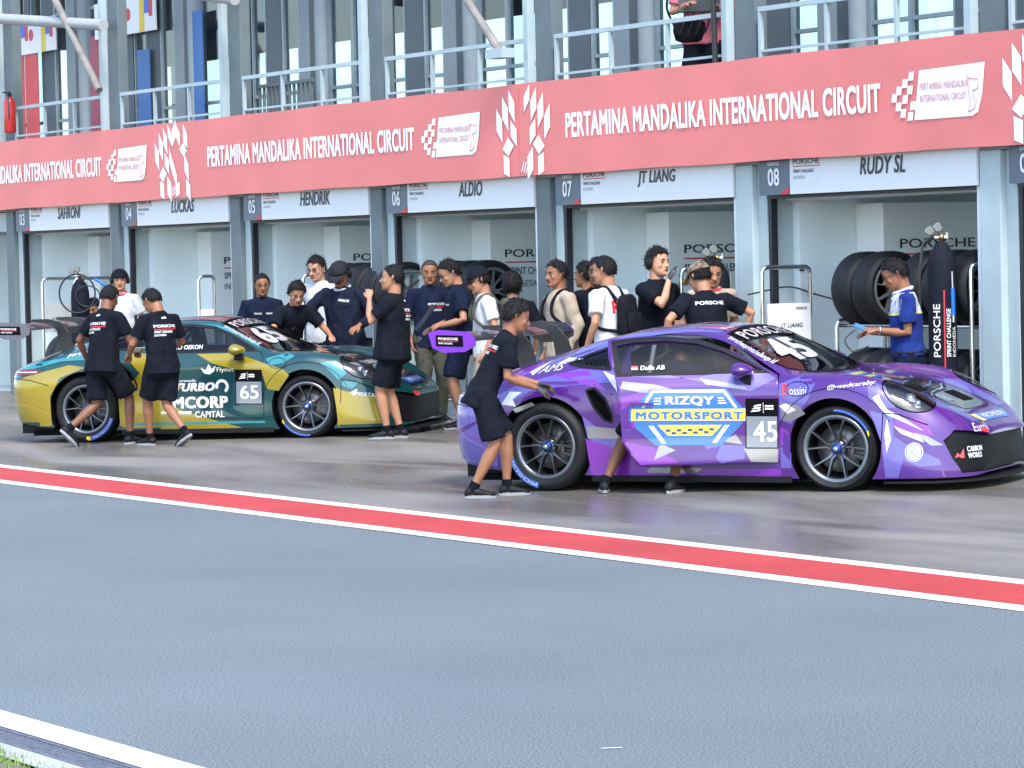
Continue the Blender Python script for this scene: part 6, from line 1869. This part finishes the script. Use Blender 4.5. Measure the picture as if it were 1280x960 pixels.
# 9, 10 the headset man and the one behind
p = person('man with glasses peeping over the shoulder of the jacket man', -8.62, -.33, 235, 1.88, head=(.1, .25, 0), RH=(.40, -.10, -.25), shirt=C_white, legs='trousers', skin=3, glasses=True, hair='short')
t = local_thing(p, 'note_paper', 'blue note paper held out over the green bonnet', 'paper')
MB().box(-.06, .06, -.03, .03, -.002, .002, Matrix.Translation(p['wri'][-1] + Vector((.15, 0, .01)))).build('sheet', mat('blue paper', (0.15, 0.28, 0.6), 0.6), t)
p = person('stout man in navy jacket with cap and headset beside green car', -7.45, -.62, 245, 1.82, lean=.10, head=(.15, .38, 0), LH=(.24, .10, -.36), RH=(.36, -.20, -.30), LE=(-.5, .6, -.4), shirt=C_jacket, sleeve='long', legs='trousers', legcol=C_cream, skin=0, hair='none', cap=(cloth('cap black', (0.02, 0.021, 0.024)), 1), phones=True, glasses=True, beard=True, build=1.22, prints=('jacket',), collar=C_white)
# 11 hand on face
p = person('stout man in black with hand on his face before the green nose', -3.98, -1.88, 172, 1.78, lean=-.06, head=(.05, -.02, 0), LH=(.24, -.12, .02), LE=(.5, .3, -1), RH=(.10, -.10, -.48), feet=((.06, .07), (-.05, -.11)), fdir=(.1, -.15), shirt=C_black, skin=1, hair='crop', prints=('back',), build=1.24, curl=(.7, .5))
# 12, 13 two in navy
p = person('balding man in navy shirt and olive trousers looking at a board', -6.20, -.22, 292, 1.80, head=(-.35, .12, 0), LH=(.10, .12, -.46), shirt=C_navy, legs='trousers', legcol=C_olive, skin=0, hair='bald', prints=('chest',))
p = person('man with glasses in navy shirt and shorts writing on a clipboard', -4.72, -.66, 192, 1.82, lean=.06, head=(.1, .42, 0), LH=(.22, -.02, -.34), RH=(.24, .06, -.36), LE=(-.4, .6, -.6), shirt=C_navy, legcol=C_navy, skin=1, hair='short', glasses=True, prints=('chest_small',))
t = local_thing(p, 'clipboard', 'black clipboard held between the two men in navy', 'clipboard')
q = p['wri'][1] + Vector((.16, -.02, .09))
MB().box(-.012, .0, -.13, .13, -.17, .17, Matrix.Translation(q) @ Matrix.Rotation(R(-38), 4, 'Y')).build('board', M_matt, t)
# 14, 15 white shirt with olive bag, dark hair behind
p = person('man in cap and white shirt with olive rucksack behind purple wing', -3.70, -.92, 190, 1.72, head=(0, .25, 0), shirt=C_white, legs='trousers', legcol=C_beige, skin=1, hair='none', cap=(C_black, 1), glasses=True)
backpack(p, 'olive rucksack worn by the man in white shirt and cap', C_bagol)
p = person('person with long dark hair standing behind the olive rucksack', -4.12, -.36, 100, 1.64, shirt=C_black, legs='trousers', skin=1, hair='long')
# 16-19 the group behind the purple wing
p = person('man in beige shirt with black rucksack looking left past the wing', -2.21, -.92, 205, 1.77, head=(.15, .02, 0), shirt=C_beige, sleeve='long', legs='trousers', legcol=C_beige, skin=0, hair='short', beard=True)
backpack(p, 'black rucksack worn by the man in beige shirt', C_bag)
p = person('dark haired person hidden behind the man in beige', -2.55, -.38, 150, 1.74, shirt=C_black, legs='trousers', skin=0, hair='short')
p = person('man in plain dark T shirt between the beige and white shirts', -1.98, -.62, 248, 1.78, head=(.15, .05, 0), shirt=C_black, legs='trousers', skin=2, hair='short', beard=True)
p = person('man in white T shirt with black rucksack seen from behind', -1.02, -1.08, 140, 1.81, lean=.05, head=(.3, .1, 0), LH=(.06, .10, -.5), shirt=C_white, legs='trousers', legcol=C_beige, skin=1, hair='crop', prints=('red_back',))
backpack(p, 'black rucksack on the white T shirt behind the purple roof', C_bag, w=.28, h=.40)
# 20-22
p = person('man in black with headset and a gloved hand raised to his ear', -1.20, -.46, 310, 1.86, head=(.1, -.05, 0), RH=(.20, .16, .06), RE=(.4, -.6, -1), shirt=C_black, legs='trousers', skin=3, hair='full', phones=True, curl=(.5, .3))
w, e = p['wri'][-1], p['elb'][-1]; f = (w - e).normalized()
mb = MB(); hand(mb, w - f * .004, f, Vector((.2, 1, .1)), -1, 1.86 * 1.1, .35)
g = mb.build('glove', mat('grey glove', (0.05, 0.055, 0.065), 0.8), p['root']); remesh(g, .008, .5, 1)
p = person('man in black polo and patterned cap with hand on hip', .42, -.92, 112, 1.74, lean=.14, head=(.35, .30, 0), LH=(.02, .20, -.42), RH=(.02, -.17, -.36), RE=(-.5, -1, 0), LE=(-.3, .6, -.3), shirt=C_black, legs='trousers', skin=1, hair='none', cap=(mat('camouflage cloth', (0.16, 0.12, 0.09), .9, vary=.85, vscale=30), 1, mat('tan brim', (0.38, 0.24, 0.08), .8, vary=.4, vscale=25)), prints=('polo',), build=1.1)
p = person('man in pale shirt with red collar facing the patterned cap', -.30, -.42, 292, 1.77, head=(-.2, .3, 0), shirt=C_beige, legs='trousers', skin=1, hair='short', collar=mat('red collar', (0.5, 0.03, 0.04), 0.7))
# 23 the engineer
p = person('engineer in blue shirt with white shoulders reading a gauge', 3.12, -.66, 182, 1.74, lean=.06, head=(0, .42, 0), LH=(.25, -.06, -.27), RH=(.27, .08, -.29), LE=(-.7, .3, -.8), RE=(-.7, -.3, -.8), shirt=C_blue, legs='trousers', legcol=C_navy, skin=0, hair='short', glasses=True, prints=('yoke',), tuck=True, curl=(.7, .7), collar=C_white)
t = local_thing(p, 'pressure_gauge', 'small blue tyre pressure gauge in the hands of the engineer', 'gauge')
q = (p['wri'][1] + p['wri'][-1]) / 2 + Vector((.12, 0, .035))
MB().box(-.06, .06, -.035, .035, -.018, .018, Matrix.Translation(q) @ Matrix.Rotation(R(-25), 4, 'Y'), bev=.006).build('case', mat('gauge blue', (0.05, 0.20, 0.40), 0.4), t)
MB().box(-.03, .04, -.02, .02, .019, .021, Matrix.Translation(q) @ Matrix.Rotation(R(-25), 4, 'Y')).build('display', M_gauge, t)
MB().tube(round_path([q + Vector((.05, 0, -.02)), q + Vector((.16, .02, -.10)), q + Vector((.08, .05, -.22)), q + Vector((-.06, .03, -.16))], .06), .006, 6).build('lead', M_hose, t)
MB().tube([p['wri'][1] + (p['elb'][1] - p['wri'][1]).normalized() * .02 + p['lat'] * 0 + Vector((math.cos(a) * .0, math.cos(a) * .034, math.sin(a) * .034)) for a in (2 * math.pi * i / 16 for i in range(16))], .007, 6, closed=True).build('wristwatch', M_chrome, p['root'])
# 24 photographer on the balcony
p = person('person in pink shirt and black shorts on the balcony with cables', -1.60, .42, 262, 1.72, head=(0, .1, 0), LH=(.22, .02, -.22), RH=(.25, .05, -.2), shirt=C_pink, legcol=C_black, skin=1, hair='short', z=3.20, build=1.1)
t = local_thing(p, 'sound_mixer', 'grey mixer unit with hanging cables carried by the balcony person', 'mixer')
f0 = p['P'] + Vector((.18, 0, .26))
MB().box(-.06, .06, -.22, .22, -.05, .10, Matrix.Translation(f0), bev=.01).build('case', mat('mixer grey', (0.06, 0.065, 0.07), 0.5, vary=.4, vscale=50), t)
for i in range(5):
    yy = -.16 + i * .08
    MB().tube(round_path([f0 + Vector((.05, yy, -.04)), f0 + Vector((.07, yy, -.16)), f0 + Vector((.02, yy - .05, -.26))], .06), .010, 6).build('cable', M_hose, t)
b2_ = local_thing(p, 'pouch_bag', 'black pouch hanging at the hip of the balcony person', 'bag')
mb = MB(); c = p['P'] + Vector((.14, -.12, .03))
eloft(mb, [(c + Vector((0, 0, z_)), Vector((.07 * a, 0, 0)), Vector((0, .16 * a, 0))) for z_, a in ((-.11, .6), (-.09, .9), (0, 1.05), (.08, 1), (.11, .7))], 16)
mb.build('pouch', C_bag, b2_)
MB().tube(round_path([c + Vector((.0, -.15, .05)), c + Vector((.05, -.24, .25)), c + Vector((.04, -.14, .48))], .1), .012, 6).build('strap', C_bag, b2_)
# cable bundle on the balcony column
o = MB().tube(round_path([(-.62, -.12, 5.2), (-.62, -.10, 4.0), (-.60, -.10, 3.3)], .1), .028, 8).build('cable_bundle', M_hose); tag(o, 'thick black cable hanging beside the balcony column', 'cable')
# ---- one evaluation for all remeshed surfaces
bpy.context.view_layer.update()
dg = bpy.context.evaluated_depsgraph_get()
for ob in [o for o in COL.objects if o.type == 'MESH' and len(o.modifiers)]:
    me = bpy.data.meshes.new_from_object(ob.evaluated_get(dg))
    mats = list(ob.data.materials)
    old = ob.data
    ob.modifiers.clear()
    ob.data = me
    me.materials.clear()
    for m in mats: me.materials.append(m)
    for p_ in me.polygons: p_.use_smooth = True
    bpy.data.meshes.remove(old)
for fn in POST: fn()
